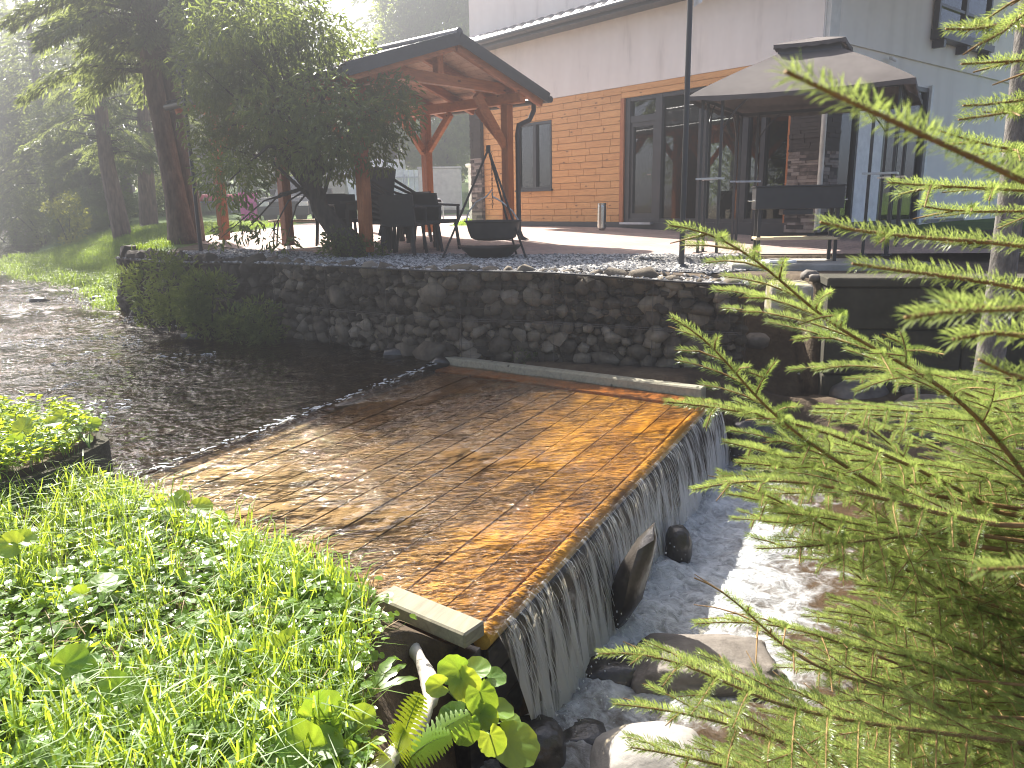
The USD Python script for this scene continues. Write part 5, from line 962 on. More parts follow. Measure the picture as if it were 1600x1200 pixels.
def foliage(centers, radii, n, ln, wr, seed, down=.5):
    """leaves in uneven clusters round the given centres"""
    g = np.random.default_rng(seed); c = np.asarray(centers, float); rr = np.broadcast_to(np.asarray(radii, float), (len(c),)); k = g.choice(len(c), n, p=rr ** 2 / (rr ** 2).sum())
    u = g.normal(0, 1, (n, 3)); u /= np.linalg.norm(u, axis=1, keepdims=True); P = c[k] + u * (rr[k] * g.uniform(.15, 1, n) ** .45)[:, None] * [1, 1, .8]
    d = u * .6 + g.normal(0, .5, (n, 3)) + [0, 0, -down]; d /= np.linalg.norm(d, axis=1, keepdims=True); l = ln * g.uniform(.6, 1.25, n)
    return leaves(P, d, l, l * wr, g)
def bush(name, label, cat, loc, rx, rz, n, ln, wr, mat, seed, group=None, stems=5, down=.1):
    g = np.random.default_rng(seed); t = thing(name, label, cat, loc, group=group); u = g.normal(0, 1, (14, 3)); u /= np.linalg.norm(u, axis=1, keepdims=True); c = u * [rx * .6, rx * .6, rz * .5] + [0, 0, rz * .55]; c[:, 2] = np.maximum(c[:, 2], rz * .15)
    part('foliage', foliage(c, rx * .42, n, ln, wr, seed, down), mat, t); b = MB()
    for k in range(stems): e = c[k]; b.tube([(0, 0, -.05), e * [.4, .4, .5], e], [.02 * rx + .004, .012 * rx + .003, .003], 5)
    part('stems', b, M['dark_bark'], t); return t
protos = []
for k, (h, r) in enumerate(((17, 2.9), (15, 2.5), (19, 3.3))):
    pass
far = [  # pixel x, depth, height, kind, label
    (-120, 40, 17, 0, 'dark spruce off the left edge behind the stream'), (20, 44, 19, 2, 'tall dark spruce at the far left behind the stream'), (90, 34, 16, 1, 'drooping spruce behind the yellow shrub at far left'),
    (150, 47, 20, 0, 'big dark spruce behind the slim leaning trunk'), (205, 38, 18, 2, 'tall spruce just left of the twin trunk'), (330, 40, 18, 1, 'hazy spruce right of the twin trunk'),
    (385, 50, 21, 0, 'tall hazy spruce behind the top of the leafy tree'), (440, 42, 17, 2, 'broad spruce behind the leafy tree'), (500, 55, 19, 1, 'slim spruce left of the gap of sky'), (535, 64, 14, 0, 'low pointed spruce under the left of the sky gap'),
    (566, 70, 12.5, 1, 'short pointed spruce in the middle of the sky gap'), (612, 52, 19, 1, 'tall narrow spruce right of the gap of sky'), (655, 60, 22, 2, 'tall dark spruce behind the pergola ridge'), (700, 50, 18, 0, 'spruce behind the upper end of the house roof'), (770, 62, 22, 1, 'spruce rising over the house roof tiles'),
    (60, 62, 23, 1, 'very tall far spruce at the left, paler than the rest'), (260, 60, 23, 2, 'very tall far spruce behind the twin trunk crown'), (-60, 58, 22, 2, 'far spruce at the left edge of the picture'), (315, 66, 23, 0, 'far spruce between the lamp post and the leafy tree'), (460, 68, 20, 0, 'far spruce showing through the top of the leafy tree'), (720, 68, 24, 2, 'far spruce above the left end of the tiled roof'), (840, 66, 24, 0, 'far spruce behind the house roof, right of the others'), (-220, 50, 20, 1, 'spruce beyond the left edge over the far bank'), (-330, 42, 18, 0, 'outermost spruce over the far bank at left'), (180, 72, 25, 0, 'tallest far spruce behind the slim leaning trunk'), (400, 75, 24, 1, 'farthest pale spruce left of the sky gap')]
src = {}
for k, (px, yy, h, kind, lab) in enumerate(far):
    p = at_ground(px, yy); sc = h / (17, 15, 19)[kind]; rot = k * 1.7
    if kind not in src:
        t = thing('spruce_tree', lab, 'spruce tree', p, rot, 'dark spruces of the background forest', scale=sc); src[kind] = t; H0, R0 = ((17, 3.4), (15, 2.7), (19, 3.8))[kind]
        tk, lb, cr = conifer(H0, R0, 40 + kind, z0=(.10, .06, .14)[kind], droop=(.3, .42, .36)[kind], dens=1.15); part('trunk', tk, M['bark'], t); part('limbs', lb, M['dark_bark'], t); part('crown', cr, M['far_spruce'], t)
    else: copy_of(src[kind], lab, p, rot, scale=sc)
# leafy trees of the far edge
def leafy(name, label, p, h, r, n, ln, mat, seed, group=None, z0=.25):
    g = np.random.default_rng(seed); t = thing(name, label, 'tree', p, group=group); u = g.normal(0, 1, (26, 3)); u /= np.linalg.norm(u, axis=1, keepdims=True); c = u * [r * .72, r * .72, h * (1 - z0) * .40] * g.uniform(.5, 1.05, (26, 1)) + [0, 0, h * (z0 + (1 - z0) * .5)]
    part('crown', foliage(c, r * .34, n, ln, .45, seed, .3), mat, t); tk = MB(); tk.tube([(0, 0, -.1), (.04 * h * .2, 0, h * .3), (0, .03 * h, h * .7)], [h * .018, h * .014, h * .005], 8); part('trunk', tk, M['bark'], t); lb = MB()
    for k in range(12): lb.tube([(0, 0, h * .22 + k * h * .03), c[k] * [.5, .5, .85], c[k]], [h * .006, h * .004, .008], 5, cap=False)
    part('limbs', lb, M['dark_bark'], t); return t
leafy('birch_tree', 'pale green leafy tree behind the pergola roof, left of the house eaves', at_ground(690, 44), 15, 3.8, 15000, .30, M['far_leaf'], 3)
leafy('birch_tree', 'light leafy tree behind the container and rear post of the pergola', at_ground(700, 39), 6.5, 2.6, 9000, .2, M['far_leaf'], 4, z0=.08)
leafy('birch_tree', 'leafy tree filling the gap under the pergola roof behind the fence', at_ground(620, 42), 7.5, 3.0, 9000, .22, M['far_leaf'], 5, z0=.08)
leafy('birch_tree', 'sunlit yellowish leafy tree over the stream at the left edge', at_ground(-30, 33), 9, 3.0, 12000, .2, M['far_leaf'], 6, z0=.05)
leafy('birch_tree', 'leafy tree behind the trampoline, right of the twin trunk', at_ground(345, 44), 8, 3.2, 10000, .22, M['far_leaf'], 8, z0=.05)
leafy('birch_tree', 'leafy tree behind the parked vehicles', at_ground(470, 46), 9, 3.6, 10000, .24, M['far_leaf'], 9, z0=.05)
leafy('birch_tree', 'dusky leafy tree on the far bank between the shrub and the slim trunk', at_ground(150, 31), 7.5, 2.4, 11000, .17, M['far_leaf'], 10, z0=.04)
leafy('birch_tree', 'dark leafy tree behind the upstream riffle', at_ground(40, 40), 10, 3.4, 11000, .22, M['far_leaf'], 12, z0=.03)
for k, (px, yy, rx, rz, n, mt, lab) in enumerate([(103, 25.5, .75, 1.5, 1500, 'shrub_leaf', 'small bright yellow green shrub on the lawn edge at left'), (62, 32, 1.8, 2.0, 3000, 'far_leaf', 'dark round shrub at the bend of the stream'), (130, 29, 1.3, 1.3, 2600, 'far_leaf', 'low dark shrub behind the yellow shrub'), (10, 36, 2.2, 2.4, 3200, 'far_leaf', 'wide dark shrub over the water at the left edge'), (175, 30, 1.2, 1.1, 2400, 'far_leaf', 'low shrub at the foot of the slim leaning trunk'), (-60, 37, 2.4, 2.8, 3200, 'far_leaf', 'shrub hanging over the far bank beyond the left edge'),
                                                 (240, 33, 1.6, 1.6, 2600, 'far_leaf', 'shrub between the two thinner trunks'), (430, 40, 1.9, 1.9, 2600, 'far_leaf', 'shrub behind the pink play box'), (300, 40, 1.8, 1.7, 2600, 'far_leaf', 'shrub behind the trampoline at left')]):
    bush('shrub', lab, 'shrub', at_ground(px, yy), rx, rz, n, .13 if mt != 'shrub_leaf' else .09, .5, M[mt], 60 + k)
fw_g = np.random.default_rng(91); fp_ = np.column_stack([fw_g.uniform(-75, 60, 110), fw_g.uniform(74, 112, 110)]); fz_ = ground(fp_[:, 0], fp_[:, 1]); tkm, lbm, crm = conifer(18, 3.6, 99, z0=.05, dens=.5)
instancer('far_forest', [[('trunk', tkm, M['bark'], False), ('crown', crm, M['far_spruce'], False)]], np.column_stack([fp_, fz_]), rand_rot(110, fw_g, .03), fw_g.uniform(.55, .85, 110), np.zeros(110, int), label='distant mass of spruce forest closing the view', cat='forest')
bp_ = np.vstack([np.column_stack([fw_g.uniform(-45, 40, 30), fw_g.uniform(-45, -14, 30)]), np.column_stack([fw_g.uniform(-42, -21, 14), fw_g.uniform(-12, 14, 14)])])
instancer('forest_behind', [[('trunk', tkm, M['bark'], False), ('crown', crm, M['far_spruce'], False)]], np.column_stack([bp_, ground(bp_[:, 0], bp_[:, 1])]), rand_rot(len(bp_), fw_g, .03), fw_g.uniform(.6, .95, len(bp_)), np.zeros(len(bp_), int), label='spruce forest on the near side of the stream', cat='forest')
# big twin trunk in front of the lawn
def px_path(pts, y): return np.array([aty(a, b, y + (c if len(q) > 2 else 0)) for q in pts for a, b, c in [(*q, 0)[:3]]])
tp_ = aty(283, 380, 14.2); tz_ = float(ground(tp_[:1], tp_[1:2])[0]); big_t = thing('twin_spruce', 'big spruce with two reddish brown leaning trunks at the paving edge', 'spruce tree', (tp_[0], tp_[1], tz_)); org = np.array([tp_[0], tp_[1], tz_])
t1 = px_path([(289, 392), (284, 365), (275, 310), (258, 220), (240, 130), (226, 40), (214, -40), (200, -160), (190, -300)], 14.2) - org; b = MB(); b.tube(t1, [.34, .24, .185, .165, .155, .14, .125, .09, .04], 14); part('trunk', b, M['bark'], big_t, smooth=True)
t2 = px_path([(300, 388), (301, 350), (292, 280), (277, 190), (262, 110), (248, 20), (240, -80), (235, -180)], 14.45) - org; b = MB(); b.tube(t2, [.26, .19, .16, .145, .13, .12, .09, .05], 12); part('trunk', b, M['bark'], big_t, smooth=True)
def limb_crown(path, seed, start, nb, r, dens, taper=.75):
    """limbs with hanging sprays along an existing trunk"""
    g = np.random.default_rng(seed); V, Fc, n = [], [], 0; lb = MB()
    for k in range(nb):
        s = start + (1 - start) * (k + g.random()) / nb; i = s * (len(path) - 1); j = min(int(i), len(path) - 2); p = path[j] + (path[j + 1] - path[j]) * (i - j); a = g.uniform(0, 6.283); L = r * (1.05 - taper * s) * g.uniform(.5, 1.15); ca, sa = math.cos(a), math.sin(a)
        lb.tube([p, p + [ca * L * .5, sa * L * .5, .06 * L], p + [ca * L, sa * L, -.22 * L]], [.03, .018, .006], 5, cap=False); m = int(dens * L) + 6; t = np.sqrt(g.uniform(.05, 1, m)); sw = g.normal(0, 1, m) * (.15 * L * (1.1 - t) + .05)
        P = p + np.column_stack([ca * L * t - sa * sw, sa * L * t + ca * sw, .12 * L * np.sin(2.2 * t) - .32 * L * t ** 2 + g.normal(0, .03, m)]); ln = g.uniform(.08, .17, m); w = ln * g.uniform(.16, .26, m)
        d = np.column_stack([ca * .6 - sa * np.sign(sw) * .5, sa * .6 + ca * np.sign(sw) * .5, -g.uniform(.2, 1.2, m)]); d /= np.linalg.norm(d, axis=1, keepdims=True); s_ = np.cross(d, g.normal(0, 1, (m, 3))); s_ /= np.linalg.norm(s_, axis=1, keepdims=True)
        q4 = np.stack([P, P + d * ln[:, None] * .4 + s_ * w[:, None] * .5, P + d * ln[:, None], P + d * ln[:, None] * .4 - s_ * w[:, None] * .5], 1); V.append(q4.reshape(-1, 3)); i4 = np.arange(m)[:, None] * 4 + n; Fc.append(np.vstack([i4 + [0, 1, 2], i4 + [0, 2, 3]])); n += 4 * m
    return lb, (np.vstack(V), np.vstack(Fc))
lb, cr = limb_crown(t1, 71, .52, 100, 2.5, 330, .35); part('limbs', lb, M['dark_bark'], big_t); part('crown', cr, M['far_spruce'], big_t)
lb, cr = limb_crown(t2, 72, .58, 40, 2.0, 330, .4); part('limbs', lb, M['dark_bark'], big_t); part('crown', cr, M['far_spruce'], big_t)
for k, (pts, yy, r0, lab, st_) in enumerate([([(190, 352), (180, 315), (168, 260), (160, 200), (155, 120), (150, 20), (148, -60)], 23, .27, 'slim spruce with a leaning bare trunk on the lawn left of the twin trunk', .38), ([(231, 338), (229, 290), (226, 230), (224, 150), (222, 40), (222, -60)], 26, .30, 'upright dark spruce trunk directly left of the twin trunk', .30)]):
    pa = px_path(pts, yy); o_ = pa[0].copy(); o_[2] = float(ground(pa[:1, 0], pa[:1, 1])[0]); t = thing('lawn_spruce', lab, 'spruce tree', o_); pl_ = pa - o_; pl_[0, 2] = -.1; b = MB(); b.tube(pl_, np.linspace(1, .35, len(pl_)) * r0, 10); part('trunk', b, M['bark'], t, smooth=True); lb, cr = limb_crown(pl_, 80 + k, st_, 60, 3.0, 260); part('limbs', lb, M['dark_bark'], t); part('crown', cr, M['far_spruce'], t)
# leafy tree with the curved trunk in front of the pergola
wp_ = aty(560, 396, 11.25); wz_ = 1.05; wt = thing('willow_tree', 'dense leafy tree with a thick curved trunk in front of the pergola', 'tree', (wp_[0], wp_[1], wz_)); wo = np.array([wp_[0], wp_[1], wz_])
t1 = px_path([(556, 402), (545, 380), (520, 352), (500, 325), (490, 290), (478, 240), (462, 180), (450, 130)], 11.25) - wo; b = MB(); b.tube(t1, [.26, .21, .15, .13, .115, .09, .06, .03], 12); part('trunk', b, M['dark_bark'], wt, smooth=True); g = np.random.default_rng(17); lb = MB(); cc = []
tips = [(330, 150), (350, 230), (320, 110), (390, 110), (430, 90), (370, 180), (360, 280), (400, 250), (420, 170), (470, 120), (500, 150), (540, 120), (520, 200), (560, 190), (580, 230), (600, 150), (570, 140), (460, 220), (500, 240), (540, 250), (610, 185), (350, 90), (480, 80), (330, 200), (430, 215), (400, 150), (345, 130), (440, 130), (350, 45), (400, 30), (455, 15), (500, 55), (325, 70), (545, 85), (380, 70), (430, 50), (310, 30)]
for (a_, b_) in tips:
    dy = g.uniform(-1.3, 1.4); e = aty(a_, b_, 11.25 + dy) - wo; j = int(g.integers(3, 7)); lb.tube([t1[j], (t1[j] + e) / 2 + [0, 0, .25], e], [.035, .02, .006], 5, cap=False); cc.append(e)
for (a_, b_) in ((380, 365), (345, 372), (420, 372), (445, 385), (620, 150), (632, 130), (395, 350)):
    e = aty(a_, b_, 11.1) - wo; j = 3; lb.tube([t1[j + 1], (t1[j + 1] + e) / 2 + [0, -.1, .15], e], [.02, .012, .004], 5, cap=False)
part('limbs', lb, M['dark_bark'], wt); v, f = foliage(np.array(cc), .47, 19000, .105, .30, 18, .55); part('crown', (v, f), M['willow_leaf'], wt)
lo = np.array([aty(a_, b_, 11.1) - wo for a_, b_ in ((380, 362), (345, 370), (420, 370), (445, 380), (395, 345), (620, 152), (632, 132))]); v, f = foliage(lo, .20, 260, .12, .28, 19, .5); part('low_sprays', (v, f), M['willow_leaf'], wt)
v, f = foliage(np.array([t1[0] + [0, -.15, .15], t1[1] + [-.1, -.12, .05], t1[0] + [-.25, -.1, .1], t1[0] + [.25, -.1, .08]]), .26, 900, .06, .6, 20, 0); part('ivy', (v, f), M['far_leaf'], wt, label='ivy round the foot of the trunk')
# weeds along the gabion
for k, (px, py, zz, rx, rz, n, lab) in enumerate([(270, 500, .3, .55, .85, 1500, 'tall green weeds in front of the left end of the gabion wall'), (330, 515, .22, .5, .7, 1400, 'middle clump of weeds at the foot of the gabion wall'), (395, 530, .12, .45, .5, 1200, 'right hand clump of weeds at the water by the gabion wall'), (225, 470, .35, .4, .6, 900, 'grassy weeds at the very end of the gabion wall'), (820, 570, .02, .16, .22, 420, 'small dark fern like clump at the middle foot of the gabion wall'), (520, 500, .3, .14, .2, 200, 'small leafy sprig growing out of the gabion stones'), (640, 540, .05, .12, .14, 160, 'tuft of weed low in the gabion near the weir corner')]):
    p = atz(px, py, zz); bush('weed_clump', lab, 'weeds', (p[0], p[1], zz - .1), rx, rz, n, .09, .28, M['willow_leaf'] if k > 3 else M['far_leaf'], 120 + k, stems=4, down=-.3)
# sun glints added as white flecks in the riffles, froth along the weir sill
g = np.random.default_rng(404); rp_ = scatter(STREAM.buffer(-.15).intersection(shapely.box(-14, 6.2, 0, 24)), 9000, g); pn = meshkit.fbm(np.column_stack([rp_ * [1.1, 1.9], 0 * rp_[:, 0]]), 4, 12); rp_ = rp_[(pn > .53) & (g.random(len(rp_)) < np.clip((pn - .5) * 9, 0, 1)) & ((rp_[:, 1] > 9.5) | (rp_[:, 0] < -3.4)) & ~((rp_[:, 0] > -3.6) & (rp_[:, 1] > 8))][:1500]
sv = g.uniform(.03, .97, 170); sp_ = M0 + sv[:, None] * (L0 - M0) + g.normal(0, .035, (170, 2)); rp_ = np.vstack([rp_, sp_]); fl_ = [[('fleck', (lambda vf: vf)(rock(.016 * a, .006, .003, 900 + k, n=10)), M['white_water'], False)] for k, a in enumerate((1, 1.7, .7))]
rq = np.column_stack([np.cos(.25 + g.normal(0, .25, len(rp_))), 0 * rp_[:, 0], 0 * rp_[:, 0], np.sin(.25 + g.normal(0, .25, len(rp_)))]); rq /= np.linalg.norm(rq, axis=1, keepdims=True)
rz_ = zw(rp_[:, 1]) + (.030 + .075 * sstep((rp_[:, 1] - 9.5) / 4)) * wave(np.column_stack([rp_, 0 * rp_[:, 0]]), 3.1, 1) + (.018 + .03 * sstep((rp_[:, 1] - 9.5) / 4)) * wave(np.column_stack([rp_, 0 * rp_[:, 0]]), 8.0, 2) + .002; rz_[-170:] = .066
instancer('riffle_foam', fl_, np.column_stack([rp_, rz_]), rq, g.uniform(.5, 1.7, len(rp_)), g.integers(0, 3, len(rp_)), label='sun glints on the stream added as white flecks, with froth at the weir sill', cat='foam')
#@@SECTION spruce
# ------------------------------------------------------------------ foreground spruce
def shoot(L, n, ln, th, seed, tip=False, sparse=0.0):
    """a short piece of twig along +x with needles set all round it, denser above"""
    g = np.random.default_rng(seed); mb = MB(); V, Fc, c = [], [], 0
    for k in range(n):
        if g.random() < sparse: continue
        x = L * (k + g.random()) / n; a = k * 2.39996 + g.normal(0, .3); up = .5 + .5 * math.sin(a)
        if up < .25 and g.random() < .45: a += np.pi
        fwd = g.uniform(.55, .95) if not tip else g.uniform(.8, 1.9); d = unit([fwd, math.cos(a), math.sin(a) + .12]); l = ln * g.uniform(.75, 1.15); s = unit(np.cross(d, [.3, .5, .8])); t = np.cross(d, s); p = np.array([x, 0, 0]) + .002 * np.array([0, math.cos(a), math.sin(a)])
        m = p + d * l * .55 + np.array([0, 0, .0012]); e = p + d * l
        V += [p + s * th * .3, p - s * th * .3, m + s * th * .6, m - s * th * .6, m + t * th * .35, e]; Fc += [[c, c + 4, c + 2], [c, c + 1, c + 4], [c + 1, c + 3, c + 4], [c + 2, c + 4, c + 5], [c + 4, c + 3, c + 5]]; c += 6
    return np.array(V), np.array(Fc)
SEG = .045
shoot_kinds = [('spruce_new', dict(n=70, ln=.0170, th=.00115, seed=1)), ('spruce_new', dict(n=64, ln=.0180, th=.00115, seed=2)), ('spruce_old', dict(n=68, ln=.0160, th=.00115, seed=3)), ('spruce_old', dict(n=56, ln=.0160, th=.00115, seed=4, sparse=.2)), ('spruce_new', dict(n=74, ln=.0155, th=.00115, seed=5, tip=True))]
near_spruce = thing('young_spruce', 'young spruce reaching bright green branches across the right foreground', 'spruce tree'); TR = np.array([2.05, 1.75]); g = np.random.default_rng(123); IP, IR, IS, IK = [], [], [], []
def resample(P, step):
    P = np.asarray(P, float); d = np.r_[0, np.cumsum(np.linalg.norm(np.diff(P, axis=0), axis=1))]; n = max(2, int(d[-1] / step) + 1); s = np.linspace(0, d[-1], n); 
    if len(P) > 2:
        from scipy.interpolate import CubicSpline
        return CubicSpline(d, P, axis=0)(s), d[-1]
    return np.column_stack([np.interp(s, d, P[:, k]) for k in range(3)]), d[-1]
def clothe(Q, age, scale=1.0, bare=0.0):
    """needle pieces along a polyline sampled about every SEG"""
    for i in range(len(Q) - 1):
        if g.random() < bare: continue
        x = unit(Q[i + 1] - Q[i]); z = unit(np.array([0, 0, 1.0]) - x * x[2] + g.normal(0, .12, 3)); z = unit(z - x * (z @ x)); y = np.cross(z, x); last = i == len(Q) - 2
        IP.append(Q[i]); IR.append(np.stack([x, y, z], 1)); IS.append(np.linalg.norm(Q[i + 1] - Q[i]) / SEG * 1.04 if False else scale * g.uniform(.92, 1.1)); IK.append(4 if last else (int(g.integers(0, 2)) if age < .5 else int(g.integers(2, 4))))
def twig(P0, d0, L, droop, tube, age, depth=0, bare=0.0):
    n = max(2, int(L / SEG) + 1); t = np.linspace(0, 1, n); side = g.normal(0, .06, 3); Q = P0 + np.outer(t * L, d0) + np.outer(t ** 2 * L, [0, 0, -droop]) + np.outer(t ** 2 * L, side); tube.tube(Q, np.linspace(.0022 if depth else .0028, .0011, n), 4, cap=False); clothe(Q, age, bare=bare)
    if depth == 0 and L > .13:
        for k in range(2, n - 1):
            if g.random() < .55:
                sgn = 1 if (k % 2) else -1; ax = unit(Q[min(k + 1, n - 1)] - Q[k - 1]); s = unit(np.cross([0, 0, 1], ax)) * sgn; l = (1 - k / n) * L * g.uniform(.4, .65)
                if l > .05: twig(Q[k], unit(ax * .75 + s * .7 + [0, 0, g.normal(0, .1)]), l, droop * .5, tube, age, 1, bare)
def branch(P, side_len=.26, gap=.055, r0=.007, droop=.22, start=.0, bare=0.0, sides=True, age0=.35, bare_base=0.0, attach=True, nm='branch'):
    """main axis P (first point at the trunk side) with flat sprays of side twigs"""
    P = np.asarray(P, float); tb = MB(); Q, L = resample(P, SEG); n = len(Q)
    if attach: P0 = np.array([TR[0], TR[1], Q[0][2] - .12]); mid = (P0 + Q[0]) / 2 + [0, 0, .04]; A = np.vstack([[P0], [mid], Q]); tb.tube(A, np.r_[r0 * 1.9, r0 * 1.3, np.linspace(r0, .0016, n)], 6)
    else: tb.tube(Q, np.linspace(r0, .0016, n), 6)
    clothe(Q[int(n * bare_base):], .2, bare=bare)
    if sides:
        s = .03 + start * L; k = 0
        while s < L - .05:
            i = min(int(s / L * (n - 1)), n - 2); ax = unit(Q[i + 1] - Q[i]); sg = 1 if k % 2 else -1; sd = unit(np.cross([0, 0, 1], ax)) * sg; rem = L - s; l = min(side_len, .05 + .52 * rem) * g.uniform(.65, 1.1)
            twig(Q[i], unit(ax * .78 + sd * .75 + np.array([0, 0, g.normal(.02, .14)])), l, droop * g.uniform(.4, 1.2), tb, g.random() * .5 + (.35 if l > .2 and g.random() < .4 else .05), 0, bare); s += gap * g.uniform(.7, 1.25); k += 1
    part(nm, tb, M['twig'], near_spruce, smooth=True)
def B(pts, **k): branch([aty(a, b, y) for a, b, y in pts], **k)
# the branches one can follow in the picture
B([(1700, 330, .66), (1600, 283, .62), (1480, 228, .585), (1350, 168, .545), (1228, 112, .51)], sides=False, r0=.0032)
B([(1750, 900, 2.05), (1600, 740, 1.95), (1480, 612, 1.86), (1290, 497, 1.74), (1195, 418, 1.66), (1045, 352, 1.56)], side_len=.34, start=.12, r0=.009)
B([(1500, 850, 2.0), (1300, 715, 1.85), (1175, 612, 1.72), (1115, 545, 1.66), (1050, 497, 1.62)], side_len=.26)
B([(1560, 800, 2.1), (1330, 690, 1.95), (1180, 648, 1.85), (1040, 628, 1.78)], side_len=.24)
B([(1560, 820, 1.75), (1320, 765, 1.65), (1180, 752, 1.58), (1082, 766, 1.54)], side_len=.22)
B([(1600, 1000, 2.2), (1380, 870, 2.05), (1230, 790, 1.95), (1120, 735, 1.86)], side_len=.30)
B([(1620, 900, 2.3), (1420, 780, 2.15), (1250, 720, 2.0), (1130, 690, 1.92)], side_len=.30)
B([(1750, 1190, 1.62), (1590, 1160, 1.55), (1310, 1122, 1.42), (1190, 1090, 1.36), (1070, 1040, 1.31), (935, 1022, 1.26)], side_len=.26, r0=.008)
B([(1500, 1260, 1.5), (1300, 1190, 1.4), (1130, 1130, 1.32), (958, 1100, 1.27)], side_len=.2)
B([(1450, 1290, 1.4), (1250, 1230, 1.34), (1080, 1185, 1.28), (985, 1168, 1.24)], side_len=.17)
B([(1500, 1120, 1.75), (1330, 1060, 1.66), (1240, 1020, 1.6), (1160, 950, 1.55), (1085, 903, 1.5)], side_len=.17, bare=.45, r0=.005)
B([(1480, 1060, 1.85), (1300, 1000, 1.72), (1190, 975, 1.62), (1088, 975, 1.55)], side_len=.15, bare=.4, r0=.004)
B([(1700, 420, 1.05), (1600, 385, 1.0), (1450, 372, .96), (1282, 347, .92)], sides=True, side_len=.07, gap=.11, r0=.0035)
B([(1700, 490, .95), (1600, 452, .9), (1450, 428, .87), (1332, 412, .84)], sides=True, side_len=.06, gap=.12, r0=.0035)
B([(1720, 470, .66), (1600, 482, .62), (1500, 486, .59), (1415, 496, .57)], sides=True, side_len=.05, gap=.08, r0=.003)
B([(1720, 620, .82), (1640, 600, .8), (1580, 585, .78), (1530, 562, .76)], sides=False, r0=.003)
B([(1720, 540, .72), (1660, 535, .7), (1560, 520, .68), (1490, 530, .66)], sides=False, r0=.003)
B([(1750, 860, .66), (1660, 880, .63), (1590, 888, .61), (1530, 890, .6)], sides=False, r0=.003)
B([(1720, 60, 1.35), (1640, 30, 1.3), (1560, 40, 1.26), (1478, 45, 1.22)], side_len=.10, gap=.06, r0=.004)
B([(1720, -60, 1.3), (1640, -20, 1.26), (1580, 40, 1.22), (1530, 70, 1.2)], side_len=.12, gap=.05, r0=.004)
B([(1720, 110, 1.4), (1640, 95, 1.36), (1570, 96, 1.32), (1502, 100, 1.3)], side_len=.09, gap=.06, r0=.004)
B([(1720, 190, 1.3), (1630, 170, 1.26), (1560, 178, 1.22), (1498, 187, 1.2)], side_len=.07, gap=.08, r0=.003)
B([(1720, 150, 1.35), (1640, 150, 1.3), (1570, 160, 1.28), (1505, 165, 1.25)], side_len=.07, gap=.08, r0=.003)
B([(1720, 320, 1.5), (1620, 300, 1.45), (1500, 292, 1.4), (1388, 285, 1.36)], side_len=.12, gap=.06, r0=.004)
B([(1720, 250, 1.5), (1620, 240, 1.45), (1540, 225, 1.4), (1470, 205, 1.36)], side_len=.12, gap=.07, r0=.004)
B([(1720, 340, 1.7), (1620, 330, 1.65), (1520, 330, 1.6), (1440, 322, 1.55)], side_len=.14, gap=.06, r0=.004)
# the mass behind them
fillp = Polygon([(1120, 790), (1150, 720), (1240, 640), (1370, 560), (1560, 640), (1640, 620), (1640, 1230), (1010, 1230), (1130, 1090), (1200, 1000), (1180, 850)]); fg = np.random.default_rng(44)
for (a, b) in np.vstack([scatter(fillp, 120, fg), scatter(Polygon([(1290, 800), (1660, 760), (1660, 1240), (1250, 1240)]), 55, fg)]):
    y = 1.55 + 1.9 * fg.random() ** .8; dx = fg.uniform(240, 420); up = fg.uniform(-30, 190) if b < 900 else fg.uniform(-10, 140); B([(a + dx, b + up, y + .34), (a + dx * .6, b + up * .52, y + .18), (a + dx * .3, b + up * .18, y + .08), (a, b, y)], side_len=fg.uniform(.2, .34), gap=.05, r0=.006, bare_base=.2, start=.12)
tk = MB(); tk.tube([(TR[0], TR[1], -.2), (TR[0] + .03, TR[1], 1.2), (TR[0], TR[1] + .02, 3.2), (TR[0], TR[1], 4.4)], [.09, .075, .04, .01], 12); part('trunk', tk, M['dark_bark'], near_spruce, smooth=True)
IP, IR, IS, IK = map(np.array, (IP, IR, IS, IK)); print('spruce shoots', len(IP))
instancer('needles', [[('needle_piece', (lambda vf: vf)(shoot(SEG, **kw)), M[mt], False)] for mt, kw in shoot_kinds], IP, quat_from_cols(IR), IS, IK, parent=near_spruce)
# second spruce: the grey trunk behind at the right
q0 = aty(1574, 330, 6.4); t = thing('grey_trunk_spruce', 'spruce with a bare grey trunk standing at the right in front of the house', 'spruce tree', (q0[0], q0[1], float(ground(q0[:1], q0[1:2])[0]))); hz = 7.5; b = MB(); zs = np.linspace(-.1, hz, 12); b.tube(np.column_stack([.02 * np.sin(zs * 1.3), .015 * np.cos(zs * 1.7), zs]), np.linspace(.12, .03, 12), 12); part('trunk', b, rough_mat('grey_bark', [(.25, (.05, .045, .04)), (.5, (.14, .125, .11)), (.75, (.26, .24, .21))], scale=7, rough=.95, bump=1, dist=.015, stretch=(2, 2, .8), bscale=24), t, smooth=True)
pa = np.column_stack([0 * zs, 0 * zs, zs]); lb, cr = limb_crown(pa, 201, .62, 26, 1.2, 360); part('limbs', lb, M['dark_bark'], t); part('crown', cr, M['far_spruce'], t)
